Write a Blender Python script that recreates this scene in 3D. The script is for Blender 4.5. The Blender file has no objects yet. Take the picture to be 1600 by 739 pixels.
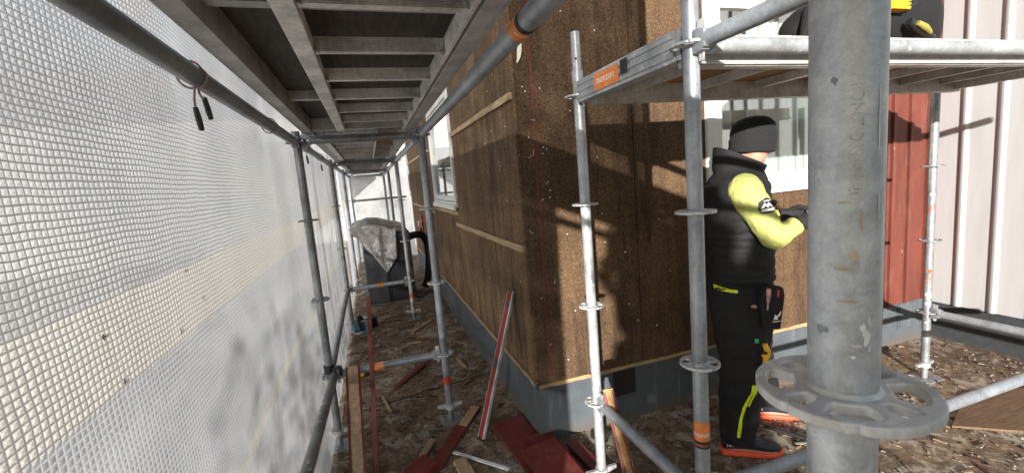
import bpy, bmesh, math, random
from mathutils import Vector, Matrix, noise
from mathutils.bvhtree import BVHTree
R = math.radians
random.seed(7)
scene = bpy.context.scene
COL = scene.collection

# ------------------------------------------------------------------ materials
class NT:
    def __init__(s, name):
        s.m = bpy.data.materials.new(name); s.m.use_nodes = True
        s.t = s.m.node_tree; s.t.nodes.clear()
        s.out = s.t.nodes.new('ShaderNodeOutputMaterial')
    def n(s, typ, ins=None, **props):
        nd = s.t.nodes.new('ShaderNode' + typ)
        for k, v in props.items(): setattr(nd, k, v)
        for k, v in (ins or {}).items():
            if isinstance(v, tuple) and len(v) == 2 and hasattr(v[0], 'outputs'): s.t.links.new(v[0].outputs[v[1]], nd.inputs[k])
            elif hasattr(v, 'outputs'): s.t.links.new(v.outputs[0], nd.inputs[k])
            else: nd.inputs[k].default_value = v
        return nd
    def math(s, op, a, b=0.0, c=0.0, clamp=False):
        return s.n('Math', {0: a, 1: b, 2: c}, operation=op, use_clamp=clamp)
    def coords(s, scale=(1, 1, 1), rand=True, rot=(0, 0, 0)):
        tc = s.n('TexCoord'); v = (tc, 'Object')
        if rand:
            oi = s.n('ObjectInfo'); r = s.math('MULTIPLY', (oi, 'Random'), 37.0)
            cx = s.n('CombineXYZ', {0: r, 1: r, 2: r})
            v = s.n('VectorMath', {0: v, 1: cx}, operation='ADD')
        return s.n('Mapping', {'Vector': v, 'Scale': scale, 'Rotation': rot})
    def noise(s, vec, scale, detail=4, rough=.55, dist=0.0):
        return s.n('TexNoise', {'Vector': vec, 'Scale': scale, 'Detail': detail, 'Roughness': rough, 'Distortion': dist})
    def ramp(s, fac, stops):
        nd = s.n('ValToRGB', {'Fac': fac}); e = nd.color_ramp.elements
        while len(e) < len(stops): e.new(.5)
        for i, (p, c) in enumerate(stops):
            e[i].position = p; e[i].color = (*c, 1) if len(c) == 3 else c
        return nd
    def step(s, fac, a, b): return s.n('MapRange', {'Value': fac, 'From Min': a, 'From Max': b})
    def mix(s, fac, a, b, blend='MIX'):
        nd = s.n('Mix', data_type='RGBA', blend_type=blend)
        for i, v in ((0, fac), (6, a), (7, b)):
            if isinstance(v, tuple) and len(v) == 2 and hasattr(v[0], 'outputs'): s.t.links.new(v[0].outputs[v[1]], nd.inputs[i])
            elif hasattr(v, 'outputs'): s.t.links.new(v.outputs[0], nd.inputs[i])
            else: nd.inputs[i].default_value = (*v, 1) if isinstance(v, tuple) and len(v) == 3 else v
        return (nd, 2)
    def bsdf(s, color, rough=.6, metal=0., bump=None, bstr=.3, bdist=.002, **kw):
        p = s.n('BsdfPrincipled')
        def put(k, v):
            if isinstance(v, tuple) and len(v) == 2 and hasattr(v[0], 'outputs'): s.t.links.new(v[0].outputs[v[1]], p.inputs[k])
            elif hasattr(v, 'outputs'): s.t.links.new(v.outputs[0], p.inputs[k])
            else: p.inputs[k].default_value = (*v, 1) if isinstance(v, tuple) and len(v) == 3 else v
        put('Base Color', color); put('Roughness', rough); put('Metallic', metal)
        for k, v in kw.items(): put(k.replace('_', ' '), v)
        if bump is not None:
            b = s.n('Bump', {'Height': bump, 'Strength': bstr, 'Distance': bdist}); s.t.links.new(b.outputs[0], p.inputs['Normal'])
        s.t.links.new(p.outputs[0], s.out.inputs[0]); return p

def simple(name, col, rough=.6, metal=0., nscale=30, var=.25, stretch=(1, 1, 1), bstr=.15, bd=.002, **kw):
    k = NT(name); v = k.coords(stretch)
    a = k.noise(v, nscale, 5, .6)
    lo = tuple(c * (1 - var) for c in col); hi = tuple(min(1, c * (1 + var)) for c in col)
    c = k.ramp(a, [(.3, lo), (.7, hi)])
    k.bsdf((c, 0), rough, metal, bump=(a, 0), bstr=bstr, bdist=bd, **kw); return k.m

def galv(name, base=(.36, .38, .40), splat=.69, rust=False, metal=.45):
    k = NT(name); v = k.coords()
    big = k.noise(v, 7, 4, .6); fine = k.noise(v, 70, 6, .7)
    vs = k.coords((1, 1, .12)); strk = k.noise(vs, 90, 4, .6)
    lo = tuple(c * .62 for c in base); hi = tuple(c * 1.35 for c in base)
    c1 = k.ramp(big, [(.28, lo), (.5, base), (.74, hi)])
    f2 = k.ramp(fine, [(.3, (.72, .72, .73)), (.7, (1.15, 1.15, 1.15))])
    c = k.mix(.75, (c1, 0), (f2, 0), 'MULTIPLY')
    s2 = k.ramp(strk, [(.35, (.86, .86, .87)), (.65, (1.1, 1.1, 1.1))])
    c = k.mix(.6, c, (s2, 0), 'MULTIPLY')
    dark = k.noise(v, 34, 5, .7, .6); dm = k.step((dark, 0), .66, .72)
    c = k.mix(k.math('MULTIPLY', dm, .55), c, (.09, .09, .095))
    pn = k.noise(v, 26, 6, .62, .3); pm = k.step((pn, 0), splat, splat + .035)
    c = k.mix(pm, c, (.62, .60, .54))
    rg = k.ramp(fine, [(.3, (.34,) * 3), (.7, (.58,) * 3)])
    rr = k.mix(pm, (rg, 0), (.85, .85, .85))
    mt = k.math('MULTIPLY', k.math('SUBTRACT', 1.0, pm), metal)
    h = k.math('ADD', k.math('MULTIPLY', (fine, 0), .35), k.math('MULTIPLY', pm, 1.0))
    k.bsdf(c, rr, mt, bump=h, bstr=.35, bdist=.0015); return k.m

def galv_near_mat():
    k = NT('scuffed_galvanised_steel'); v = k.coords(rand=False)
    a = k.noise(v, 13, 6, .68, .8); b = k.noise(v, 55, 6, .72, .5); c_ = k.noise(k.coords((1, 1, .45), rand=False, rot=(.3, .5, 0)), 30, 5, .65, 1.5); f = k.noise(v, 260, 4, .7)
    c = k.ramp(a, [(.26, (.36, .39, .425)), (.44, (.48, .51, .54)), (.58, (.57, .595, .615)), (.74, (.74, .755, .76))])
    m = k.ramp(b, [(.3, (.68, .69, .70)), (.52, (1, 1, 1)), (.72, (1.28, 1.27, 1.25))]); c = k.mix(.8, (c, 0), (m, 0), 'MULTIPLY')
    ff = k.ramp(f, [(.3, (.86, .86, .86)), (.7, (1.12, 1.12, 1.12))]); c = k.mix(.7, c, (ff, 0), 'MULTIPLY')
    pale = k.step((c_, 0), .60, .68); c = k.mix(k.math('MULTIPLY', pale, .55), c, (.72, .73, .72))
    d = k.noise(v, 41, 6, .75, .8); dm = k.step((d, 0), .665, .70); c = k.mix(k.math('MULTIPLY', dm, .6), c, (.15, .16, .17))
    r = k.noise(v, 19, 6, .7, .3); rm = k.step((r, 0), .70, .75); c = k.mix(k.math('MULTIPLY', rm, .5), c, (.42, .33, .24))
    rg = k.ramp(b, [(.3, (.30,) * 3), (.7, (.52,) * 3)])
    sc = k.noise(k.coords((1, 1, .06), rand=False, rot=(.08, .05, 0)), 150, 3, .5); h = k.math('ADD', k.math('ADD', k.math('MULTIPLY', (f, 0), .3), k.math('MULTIPLY', (sc, 0), .4)), k.math('MULTIPLY', (b, 0), .8))
    k.bsdf(c, (rg, 0), .30, bump=h, bstr=.5, bdist=.0012); return k.m

def wood(name, base, var=.35, axis=0, dirt_shade=.5):
    k = NT(name); sc = [9, 9, 9]; sc[axis] = .8
    v = k.coords(tuple(sc)); a = k.noise(v, 8, 6, .65, .6); b = k.noise(k.coords(), 14, 5, .6)
    c = k.ramp(a, [(.3, tuple(x * (1 - var) for x in base)), (.7, tuple(min(1, x * (1 + var)) for x in base))])
    d = k.step((b, 0), .5, .75); c2 = k.mix(k.math('MULTIPLY', d, dirt_shade), (c, 0), tuple(x * .3 for x in base))
    k.bsdf(c2, .75, 0, bump=(a, 0), bstr=.35, bdist=.002); return k.m

def redpaint(name, base=(.17, .022, .014), peel=.66, stretch=(1, 1, 1)):
    k = NT(name); v = k.coords(stretch); a = k.noise(v, 9, 5, .6); f = k.noise(v, 60, 5, .65)
    c = k.ramp(a, [(.3, tuple(x * .72 for x in base)), (.7, tuple(x * 1.25 for x in base))])
    p = k.noise(v, 16, 7, .68, .5); pm = k.step((p, 0), peel, peel + .03)
    c = k.mix(pm, (c, 0), (.10, .065, .045)); fm = k.step((f, 0), .70, .74)
    c = k.mix(k.math('MULTIPLY', fm, .5), c, (.35, .24, .16))
    du = k.noise(v, 4, 7, .72, .8); dm = k.step((du, 0), .52, .72); c = k.mix(k.math('MULTIPLY', dm, .30), c, (.24, .17, .13))
    sc = k.noise(k.coords((1, .15, .15), rot=(.2, .1, .7)), 60, 4, .6, 1.2); scm = k.step((sc, 0), .68, .71); c = k.mix(k.math('MULTIPLY', scm, .5), c, (.42, .30, .20))
    k.bsdf(c, .62, 0, bump=k.math('ADD', k.math('MULTIPLY', (f, 0), .4), k.math('SUBTRACT', 1.0, pm)), bstr=.3, bdist=.002); return k.m

def fibreboard(name, base=(.104, .064, .036), stretch=1.0):
    k = NT(name); v = k.coords(rand=False)
    fib = k.noise(v, 120, 6, .8, .9); mid = k.noise(v, 48, 6, .75, .7); big = k.noise(v, 2.4, 4, .6)
    vs = k.coords((1, 1, .09), rand=False); strk = k.noise(vs, 16, 5, .65)
    c = k.ramp(fib, [(.32, tuple(x * .22 for x in base)), (.5, base), (.68, tuple(x * 2.5 for x in base))])
    m = k.ramp(mid, [(.3, (.48, .46, .44)), (.7, (1.4, 1.4, 1.4))]); c = k.mix(.85, (c, 0), (m, 0), 'MULTIPLY')
    b = k.ramp(big, [(.3, (.58, .56, .54)), (.5, (1, 1, 1)), (.7, (1.3, 1.27, 1.2))]); c = k.mix(.8, c, (b, 0), 'MULTIPLY')
    st = k.ramp(strk, [(.35, (.7, .68, .66)), (.5, (1, 1, 1)), (.75, (1.35, 1.28, 1.15))]); c = k.mix(.7 * stretch, c, (st, 0), 'MULTIPLY')
    sc = k.noise(k.coords((1, 1, .35), rand=False, rot=(.5, .3, .2)), 75, 3, .5, 2.2); sm = k.step((sc, 0), .735, .765)
    c = k.mix(k.math('MULTIPLY', sm, .55), c, (.42, .32, .22))
    ds = k.noise(k.coords((1, 1, .16), rand=False), 5.5, 7, .68, .5); dsm = k.step((ds, 0), .54, .64); c = k.mix(k.math('MULTIPLY', dsm, .50), c, (.030, .019, .012))
    h = k.math('ADD', (fib, 0), k.math('MULTIPLY', (mid, 0), .8))
    k.bsdf(c, .92, 0, bump=h, bstr=.8, bdist=.004, Specular_IOR_Level=.2); return k.m

def plinth_mat():
    k = NT('grey_plinth_render'); v = k.coords(rand=False); a = k.noise(v, 5, 5, .65); f = k.noise(v, 120, 5, .7); tc = k.n('TexCoord'); sx = k.n('SeparateXYZ', {0: (tc, 'Object')})
    c = k.ramp(a, [(.3, (.060, .070, .078)), (.7, (.095, .108, .117))]); fr = k.ramp(f, [(.3, (.85, .85, .85)), (.7, (1.12, 1.12, 1.12))]); c = k.mix(.8, (c, 0), (fr, 0), 'MULTIPLY')
    n = k.noise(v, 16, 5, .7); dz = k.n('MapRange', {'Value': k.math('ADD', (sx, 2), k.math('MULTIPLY', k.math('SUBTRACT', (n, 0), .5), .22)), 'From Min': .10, 'From Max': .0})
    c = k.mix(k.math('MULTIPLY', dz, .75), c, (.11, .082, .058)); st = k.noise(k.coords((1, 1, .1), rand=False), 22, 4, .6); sm = k.step((st, 0), .60, .68); c = k.mix(k.math('MULTIPLY', sm, .30), c, (.20, .21, .21))
    p = k.noise(v, 30, 4, .7); pm = k.step((p, 0), .72, .75); c = k.mix(k.math('MULTIPLY', pm, .6), c, (.045, .045, .045))
    k.bsdf(c, .8, 0, bump=k.math('ADD', (f, 0), (n, 0)), bstr=.35, bdist=.003); return k.m
MAT = {}
MAT['galv'] = galv('galvanised_steel')
MAT['galv_dark'] = galv('weathered_galvanised_steel', (.28, .29, .295), .66)
MAT['galv_pale'] = galv('pale_galvanised_steel', (.47, .485, .49), .62)
MAT['galv_near'] = galv_near_mat()
MAT['zinc_near'] = galv('chalky_zinc', (.66, .66, .645), .55, metal=.12)
MAT['zinc'] = galv('worn_zinc', (.50, .50, .49), .56)
MAT['alu'] = galv('dull_aluminium', (.56, .54, .51), .66, metal=.3)
MAT['alu_pale'] = galv('pale_aluminium', (.84, .815, .77), .66, metal=.3)
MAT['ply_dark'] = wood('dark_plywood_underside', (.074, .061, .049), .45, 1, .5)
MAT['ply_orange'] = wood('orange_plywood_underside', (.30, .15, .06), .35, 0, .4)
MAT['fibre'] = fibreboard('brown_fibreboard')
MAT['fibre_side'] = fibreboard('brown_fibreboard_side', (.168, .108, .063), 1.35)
MAT['raw'] = wood('raw_pine', (.44, .30, .17), .4, 1, .45)
MAT['raw_x'] = wood('raw_pine_edge', (.45, .28, .13), .4, 0, .6)
MAT['raw_z'] = wood('raw_split_pine', (.46, .26, .10), .4, 2, .5)
MAT['plinth'] = plinth_mat()
MAT['white'] = simple('white_window_paint', (.74, .73, .69), .45, 0, 12, .06)
MAT['cladding'] = simple('white_sheet_cladding', (.41, .405, .40), .45, 0, 5, .05, (3, 3, .4), bstr=.35, bd=.004)
MAT['red_wall'] = redpaint('red_wall_paint', (.135, .033, .021), .67, (1, 1, .25))
MAT['red_board'] = redpaint('dark_red_board_paint', (.150, .020, .013), .69)
MAT['red_lath'] = redpaint('red_lath_paint', (.15, .022, .014), .75)
MAT['red_line'] = redpaint('red_paint_smear', (.16, .024, .014), .62)
MAT['dark'] = simple('dark_gap', (.012, .010, .009), .95)
MAT['black_plastic'] = simple('black_plastic', (.016, .017, .018), .45, 0, 30, .3)
MAT['box_grey'] = simple('dark_grey_casing', (.030, .033, .036), .5, 0, 8, .25)
MAT['orange'] = simple('orange_sticker', (.72, .22, .045), .5, 0, 40, .2)
MAT['redorange'] = simple('red_orange_sticker', (.62, .075, .025), .5, 0, 40, .25)
MAT['ink'] = simple('black_ink', (.015, .015, .015), .6)
MAT['ink_white'] = simple('white_ink', (.82, .80, .76), .6, 0, 30, .08)
MAT['yellow'] = simple('yellow_plastic', (.78, .42, .02), .45, 0, 20, .12)
MAT['olive'] = simple('olive_plastic', (.28, .25, .06), .45)
MAT['red_plastic'] = simple('red_plastic', (.62, .03, .025), .4)
MAT['red_lvl'] = redpaint('red_level_enamel', (.22, .016, .016), .70)
MAT['blue_plastic'] = simple('teal_blue_plastic', (.02, .11, .17), .4)
MAT['orange_plastic'] = simple('orange_plastic', (.75, .20, .03), .45)
MAT['steel'] = simple('bright_steel', (.5, .5, .5), .35, .8)
MAT['green'] = simple('green_tag', (.03, .42, .14), .6)
MAT['skin'] = simple('skin', (.52, .27, .19), .5, 0, 40, .1, Subsurface_Weight=.1)
MAT['beanie'] = simple('black_knit', (.011, .011, .011), .95, 0, 260, .6, (1, 1, .25), bstr=.6)
MAT['vest'] = simple('black_nylon', (.0050, .0053, .0060), .8, 0, 45, .35, bstr=.5, bd=.006)
MAT['trouser'] = simple('black_work_cloth', (.0058, .0056, .0060), .85, 0, 25, .35, bstr=.5, bd=.006)
MAT['hivis'] = simple('hi_vis_yellow_cloth', (.42, .43, .125), .8, 0, 18, .1, bstr=.7, bd=.010)
MAT['neon'] = simple('neon_yellow_zip', (.68, .80, .02), .55, 0, 90, .2)
MAT['shoe'] = simple('navy_shoe_fabric', (.012, .016, .028), .55, 0, 90, .4)
MAT['sole'] = simple('orange_red_rubber', (.72, .085, .03), .6, 0, 40, .12)
MAT['glove'] = simple('black_glove', (.012, .012, .013), .8, 0, 80, .4)
MAT['sheet_ground'] = wood('dirty_brown_sheet', (.15, .085, .045), .4, 0, .5)
MAT['bark'] = simple('bark', (.08, .06, .045), .9, 0, 30, .4)
MAT['leaf'] = simple('evergreen_leaf', (.045, .075, .03), .6, 0, 8, .4)
MAT['rope'] = simple('pink_white_cord', (.42, .27, .26), .8, 0, 160, .6)
MAT['paper'] = simple('pale_splinter', (.80, .74, .58), .7, 0, 30, .1)
MAT['paint_white'] = simple('white_paint_spot', (.80, .80, .78), .6)
MAT['paint_yellow'] = simple('ochre_paint_smear', (.56, .48, .34), .7, 0, 90, .25)
MAT['roof'] = simple('dark_roof_felt', (.05, .05, .05), .9)
MAT['fence_board'] = simple('cream_board', (.62, .56, .43), .7, 0, 8, .12, (1, .3, 3))
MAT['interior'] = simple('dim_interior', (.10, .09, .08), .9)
MAT['mesh_dark'] = simple('dark_mesh', (.035, .028, .022), .8)
MAT['vial'] = simple('spirit_vial', (.55, .75, .10), .2)

def ground_mat():
    k = NT('littered_ground'); v = k.coords(rand=False)
    big = k.noise(v, .9, 4, .6); mid = k.noise(v, 11, 6, .72, .4); fine = k.noise(v, 60, 6, .75, .6)
    vo = k.n('TexVoronoi', {'Vector': k.n('VectorMath', {0: v, 1: k.n('VectorMath', {0: (k.noise(v, 24, 3), 1), 'Scale': .05}, operation='SCALE')}, operation='ADD'), 'Scale': 42.0, 'Randomness': 1.0})
    flake = k.n('SeparateColor', {0: (vo, 'Color')})
    base = k.ramp(mid, [(.30, (.090, .058, .037)), (.46, (.185, .130, .086)), (.60, (.265, .20, .142)), (.75, (.38, .31, .24))])
    f = k.ramp((flake, 0), [(.0, (.72, .70, .68)), (.5, (1, 1, 1)), (.85, (1.3, 1.26, 1.2)), (1.0, (1.9, 1.8, 1.65))])
    c = k.mix(.6, (base, 0), (f, 0), 'MULTIPLY')
    fi = k.ramp(fine, [(.3, (.55, .53, .51)), (.7, (1.4, 1.36, 1.3))]); c = k.mix(.9, c, (fi, 0), 'MULTIPLY')
    wet = k.noise(v, 1.5, 6, .7, .6); wm = k.step((wet, 0), .46, .62); c = k.mix(k.math('MULTIPLY', wm, .60), c, (.055, .036, .023))
    pal = k.noise(v, 5.5, 9, .78, .9); pm = k.step((pal, 0), .525, .575); pf = k.step((fine, 0), .36, .46)
    c = k.mix(k.math('MULTIPLY', k.math('MULTIPLY', pm, pf), .85), c, (.42, .37, .30))
    red = k.noise(v, 3.1, 6, .7, .5); rm = k.step((red, 0), .58, .66)
    c = k.mix(k.math('MULTIPLY', k.math('MULTIPLY', rm, .55), k.step((flake, 1), .35, .6)), c, (.085, .020, .013))
    h = k.math('ADD', k.math('MULTIPLY', (flake, 0), .8), (fine, 0))
    k.bsdf(c, .88, 0, bump=h, bstr=.7, bdist=.005, Specular_IOR_Level=.3); return k.m
MAT['ground'] = ground_mat()

def tarp_mat(name, cy, cz, axisu=1, clear=.30, thread_k=1.0, tint=(.88, .89, .92), low=1.0, trans=.66, bands=False):
    k = NT(name); tc = k.n('TexCoord'); sx = k.n('SeparateXYZ', {0: (tc, 'Object')})
    wob = k.noise(k.coords(rand=False), 9, 2, .5)
    wv = k.math('MULTIPLY', k.math('SUBTRACT', (wob, 0), .5), .9)
    def lines(i, c, off):
        a = k.math('ADD', k.math('DIVIDE', (sx, i), c), k.math('MULTIPLY', wv, off)); fr = k.math('FRACT', a)
        d = k.math('ABSOLUTE', k.math('SUBTRACT', fr, .5))        # .5 at a thread, 0 mid cell
        return k.step(d, .36, .43), d
    lu, du = lines(axisu, cy, 1.3); lv, dv = lines(2, cz, 1.0)
    th = k.math('MAXIMUM', lu, lv)
    n1 = k.noise(k.coords(rand=False), 2.2, 5, .62, .4); n2 = k.noise(k.coords(rand=False), 12, 4, .6, .8)
    zc = k.n('MapRange', {'Value': (sx, 2), 'From Min': 1.30, 'From Max': 1.36, 'To Min': low, 'To Max': 1.0})
    tf = k.math('MULTIPLY', k.math('MULTIPLY', k.step((n1, 0), .30, .72), clear * 1.6), zc, clamp=True)
    tf = k.math('MULTIPLY', tf, k.math('SUBTRACT', 1.0, th))
    wz = k.math('ADD', (sx, 2), k.math('MULTIPLY', k.math('SUBTRACT', (n2, 0), .5), .012))
    def zone(a, b): return k.math('MULTIPLY', k.step(wz, a - .003, a + .003), k.math('SUBTRACT', 1.0, k.step(wz, b - .003, b + .003)))
    bandm = k.math('MAXIMUM', zone(1.352, 1.500), zone(.872, .925), clamp=True) if bands else k.math('MULTIPLY', 0.0, 0.0)
    tf = k.math('MULTIPLY', tf, k.math('SUBTRACT', 1.0, bandm))
    puff = k.math('MAXIMUM', du, dv)
    h = k.math('ADD', k.math('MULTIPLY', puff, 1.4), k.math('MULTIPLY', (n2, 0), 1.5))
    bmp = k.n('Bump', {'Height': h, 'Strength': .7, 'Distance': .004})
    dn = k.noise(k.coords((1, .55, 1.2), rand=False, rot=(.75, 0, 0)), 1.7, 6, .62, 1.0); dirt_shade = k.ramp(dn, [(.32, (.70, .72, .76)), (.52, (.90, .905, .915)), (.68, (1, 1, 1))])  # diagonal tone stands in for soft shadows, put into the film colour
    cell = k.math('MULTIPLY', k.math('SUBTRACT', 1.0, k.step(puff, .24, .33)), k.math('MULTIPLY', k.step((n1, 0), .42, .60), k.math('SUBTRACT', 1.0, bandm)))
    film = k.mix(bandm, k.mix(.85 if bands else .3, tint, (dirt_shade, 0), 'MULTIPLY'), (.93, .90, .82))
    film = k.mix(k.math('MULTIPLY', cell, .55 if bands else .0), film, (.50, .515, .54))
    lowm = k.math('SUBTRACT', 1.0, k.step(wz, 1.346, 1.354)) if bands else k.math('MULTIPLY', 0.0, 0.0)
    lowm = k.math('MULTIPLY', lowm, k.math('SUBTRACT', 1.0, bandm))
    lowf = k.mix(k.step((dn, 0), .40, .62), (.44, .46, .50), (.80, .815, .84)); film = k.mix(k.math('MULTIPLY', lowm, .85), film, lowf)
    thc = k.mix(lowm, (.50, .505, .50), (.92, .93, .94)); colr = k.mix(th, film, thc)
    dif = k.n('BsdfDiffuse', {'Color': colr, 'Normal': bmp}); tra = k.n('BsdfTranslucent', {'Color': colr, 'Normal': bmp})
    m1 = k.n('MixShader', {0: k.math('SUBTRACT', k.math('ADD', trans, k.math('MULTIPLY', bandm, .12)), k.math('MULTIPLY', k.math('MULTIPLY', th, k.math('SUBTRACT', 1.0, k.math('MULTIPLY', lowm, .85))), .34 * thread_k)), 1: dif, 2: tra})
    gl = k.n('BsdfGlossy', {'Color': (.9, .9, .92, 1), 'Roughness': .28, 'Normal': bmp})
    fr = k.n('LayerWeight', {'Blend': .35, 'Normal': bmp})
    m2 = k.n('MixShader', {0: k.math('MULTIPLY', (fr, 'Fresnel'), .55), 1: m1, 2: gl})
    tr = k.n('BsdfTransparent', {'Color': (.95, .96, .98, 1)})
    m3 = k.n('MixShader', {0: tf, 1: m2, 2: tr})
    k.t.links.new(m3.outputs[0], k.out.inputs[0]); return k.m
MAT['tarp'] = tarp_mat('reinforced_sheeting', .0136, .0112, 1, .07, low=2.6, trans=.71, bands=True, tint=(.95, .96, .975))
MAT['tarp_up'] = tarp_mat('reinforced_sheeting_upper', .0118, .0096, 1, .40)
MAT['tarp_end'] = tarp_mat('reinforced_sheeting_end', .014, .012, 0, .30, trans=.92, tint=(.96, .965, .98))

def foil_mat():
    k = NT('crumpled_foil'); v = k.coords(rand=False); a = k.noise(v, 26, 6, .7, 1.0)
    c = k.ramp(a, [(.3, (.30, .28, .28)), (.7, (.70, .68, .67))])
    k.bsdf((c, 0), .34, .75, bump=(a, 0), bstr=1.0, bdist=.02); return k.m
MAT['foil'] = foil_mat()
MAT['film'] = simple('grey_plastic_film', (.36, .36, .40), .35, 0, 9, .15, bstr=.6, bd=.01)

def glass_mat(refl):
    k = NT('window_glass'); fr = k.n('Fresnel', {'IOR': 1.6})
    g = k.n('BsdfGlossy', {'Roughness': .02, 'Color': (1, 1, 1, 1)}); t = k.n('BsdfTransparent', {'Color': (.9, .93, .92, 1)})
    m = k.n('MixShader', {0: k.math('ADD', k.math('MULTIPLY', (fr, 0), .35 if refl < .2 else 1.0), refl, clamp=True), 1: t, 2: g}); k.t.links.new(m.outputs[0], k.out.inputs[0]); return k.m
MAT['glass'] = glass_mat(.03); MAT['glass_bright'] = glass_mat(.38)
def curtain_mat():
    k = NT('sheer_curtain'); v = k.coords((1, 1, .1)); a = k.noise(v, 30, 4, .6)
    c = k.ramp(a, [(.3, (.60, .60, .585)), (.7, (.74, .74, .72))])
    d = k.n('BsdfDiffuse', {'Color': (c, 0)}); t = k.n('BsdfTransparent')
    m = k.n('MixShader', {0: .12, 1: d, 2: t}); k.t.links.new(m.outputs[0], k.out.inputs[0]); return k.m
MAT['curtain'] = curtain_mat()

# ------------------------------------------------------------------ mesh helpers
class MB:
    def __init__(s): s.v = []; s.f = []
    def add(s, vs, fs):
        o = len(s.v); s.v += [Vector(v) for v in vs]; s.f += [tuple(i + o for i in f) for f in fs]; return s
    def box(s, lo, hi, M=None):
        (a, b, c), (d, e, f) = lo, hi
        vs = [(a, b, c), (d, b, c), (d, e, c), (a, e, c), (a, b, f), (d, b, f), (d, e, f), (a, e, f)]
        if M is not None: vs = [M @ Vector(v) for v in vs]
        return s.add(vs, [(0, 3, 2, 1), (4, 5, 6, 7), (0, 1, 5, 4), (1, 2, 6, 5), (2, 3, 7, 6), (3, 0, 4, 7)])
    def cbox(s, c, size, rot=None):
        M = Matrix.Translation(c) @ (rot.to_4x4() if rot else Matrix.Identity(4)); h = [x / 2 for x in size]
        return s.box([-x for x in h], h, M)
    def rings(s, rs, cap=True, closed=False):
        n = len(rs[0]); o = len(s.v)
        for r in rs: s.v += [Vector(p) for p in r]
        m = len(rs)
        for i in range(m - 1 if not closed else m):
            j = (i + 1) % m
            for k in range(n):
                l = (k + 1) % n; s.f.append((o + i * n + k, o + i * n + l, o + j * n + l, o + j * n + k))
        if cap and not closed:
            s.f.append(tuple(o + k for k in reversed(range(n)))); s.f.append(tuple(o + (m - 1) * n + k for k in range(n)))
        return s
    def tube(s, p0, p1, r, n=24, r1=None, seg=1):
        p0, p1 = Vector(p0), Vector(p1); d = (p1 - p0).normalized()
        a = d.orthogonal().normalized() if abs(d.z) < .99 else Vector((1, 0, 0)); b = d.cross(a); r1 = r if r1 is None else r1
        return s.rings([[p0.lerp(p1, t / seg) + (a * math.cos(x) + b * math.sin(x)) * (r + (r1 - r) * t / seg) for x in [2 * math.pi * k / n for k in range(n)]] for t in range(seg + 1)])
    def path(s, pts, rad, n=16, sub=6, flat=None):
        P = [Vector(p) for p in pts]; m = len(P); rad = rad if isinstance(rad, (list, tuple)) else [rad] * m
        Q, RR = [], []
        for i in range(m - 1):
            p0, p1, p2, p3 = P[max(i - 1, 0)], P[i], P[i + 1], P[min(i + 2, m - 1)]
            for k in range(sub):
                t = k / sub
                Q.append(.5 * ((2 * p1) + (p2 - p0) * t + (2 * p0 - 5 * p1 + 4 * p2 - p3) * t * t + (3 * p1 - p0 - 3 * p2 + p3) * t ** 3)); RR.append(rad[i] * (1 - t) + rad[i + 1] * t)
        Q.append(P[-1]); RR.append(rad[-1]); rs = []; a = None
        for i, q in enumerate(Q):
            d = (Q[min(i + 1, len(Q) - 1)] - Q[max(i - 1, 0)]).normalized()
            a = d.orthogonal().normalized() if a is None else (a - d * a.dot(d)).normalized(); b = d.cross(a)
            rs.append([q + (a * math.cos(x) + b * math.sin(x)) * RR[i] for x in [2 * math.pi * k / n for k in range(n)]])
        return s.rings(rs)
    def ell(s, rs, n=28, ex=2.0, sub=1):
        """rs: (centre, semi axis vector a, semi axis vector b)"""
        out = []
        def pt(c, a, b, x):
            ca, sa = math.cos(x), math.sin(x); e = 2 / ex
            return c + a * (abs(ca) ** e * (1 if ca >= 0 else -1)) + b * (abs(sa) ** e * (1 if sa >= 0 else -1))
        rs = [tuple(Vector(q) for q in r) for r in rs]
        for i in range(len(rs) - 1):
            for k in range(sub):
                t = k / sub; t = t * t * (3 - 2 * t) * .35 + t * .65
                c, a, b = (rs[i][q].lerp(rs[i + 1][q], t) for q in range(3))
                out.append([pt(c, a, b, 2 * math.pi * j / n) for j in range(n)])
        c, a, b = rs[-1]; out.append([pt(c, a, b, 2 * math.pi * j / n) for j in range(n)])
        return s.rings(out)
    def sphere(s, c, r, n=16, m=10):
        c = Vector(c); r = r if isinstance(r, (tuple, list)) else (r, r, r)
        return s.rings([[c + Vector((r[0] * math.sin(t) * math.cos(x), r[1] * math.sin(t) * math.sin(x), r[2] * -math.cos(t))) for x in [2 * math.pi * k / n for k in range(n)]] for t in [max(.02, min(math.pi - .02, math.pi * i / m)) for i in range(m + 1)]])
    def prism(s, poly, ax, lo, hi):
        """poly in the two axes other than ax, extruded lo..hi along ax"""
        def P(a, b, t): return {0: (t, a, b), 1: (a, t, b), 2: (a, b, t)}[ax]
        n = len(poly); vs = [P(a, b, lo) for a, b in poly] + [P(a, b, hi) for a, b in poly]
        return s.add(vs, [tuple(reversed(range(n))), tuple(range(n, 2 * n))] + [(i, (i + 1) % n, n + (i + 1) % n, n + i) for i in range(n)])
    def mesh(s, name, inv=None, smooth=35, bevel=0):
        me = bpy.data.meshes.new(name)
        me.from_pydata([tuple(inv @ v) if inv is not None else tuple(v) for v in s.v], [], s.f)
        bm = bmesh.new(); bm.from_mesh(me)
        if bevel: bmesh.ops.bevel(bm, geom=[e for e in bm.edges if e.calc_face_angle(0) > .5], offset=bevel, segments=2, affect='EDGES', profile=.6)
        bmesh.ops.recalc_face_normals(bm, faces=bm.faces); bm.to_mesh(me); bm.free()
        me.validate()
        if smooth: me.shade_smooth(); me.set_sharp_from_angle(angle=R(smooth))
        return me

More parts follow.
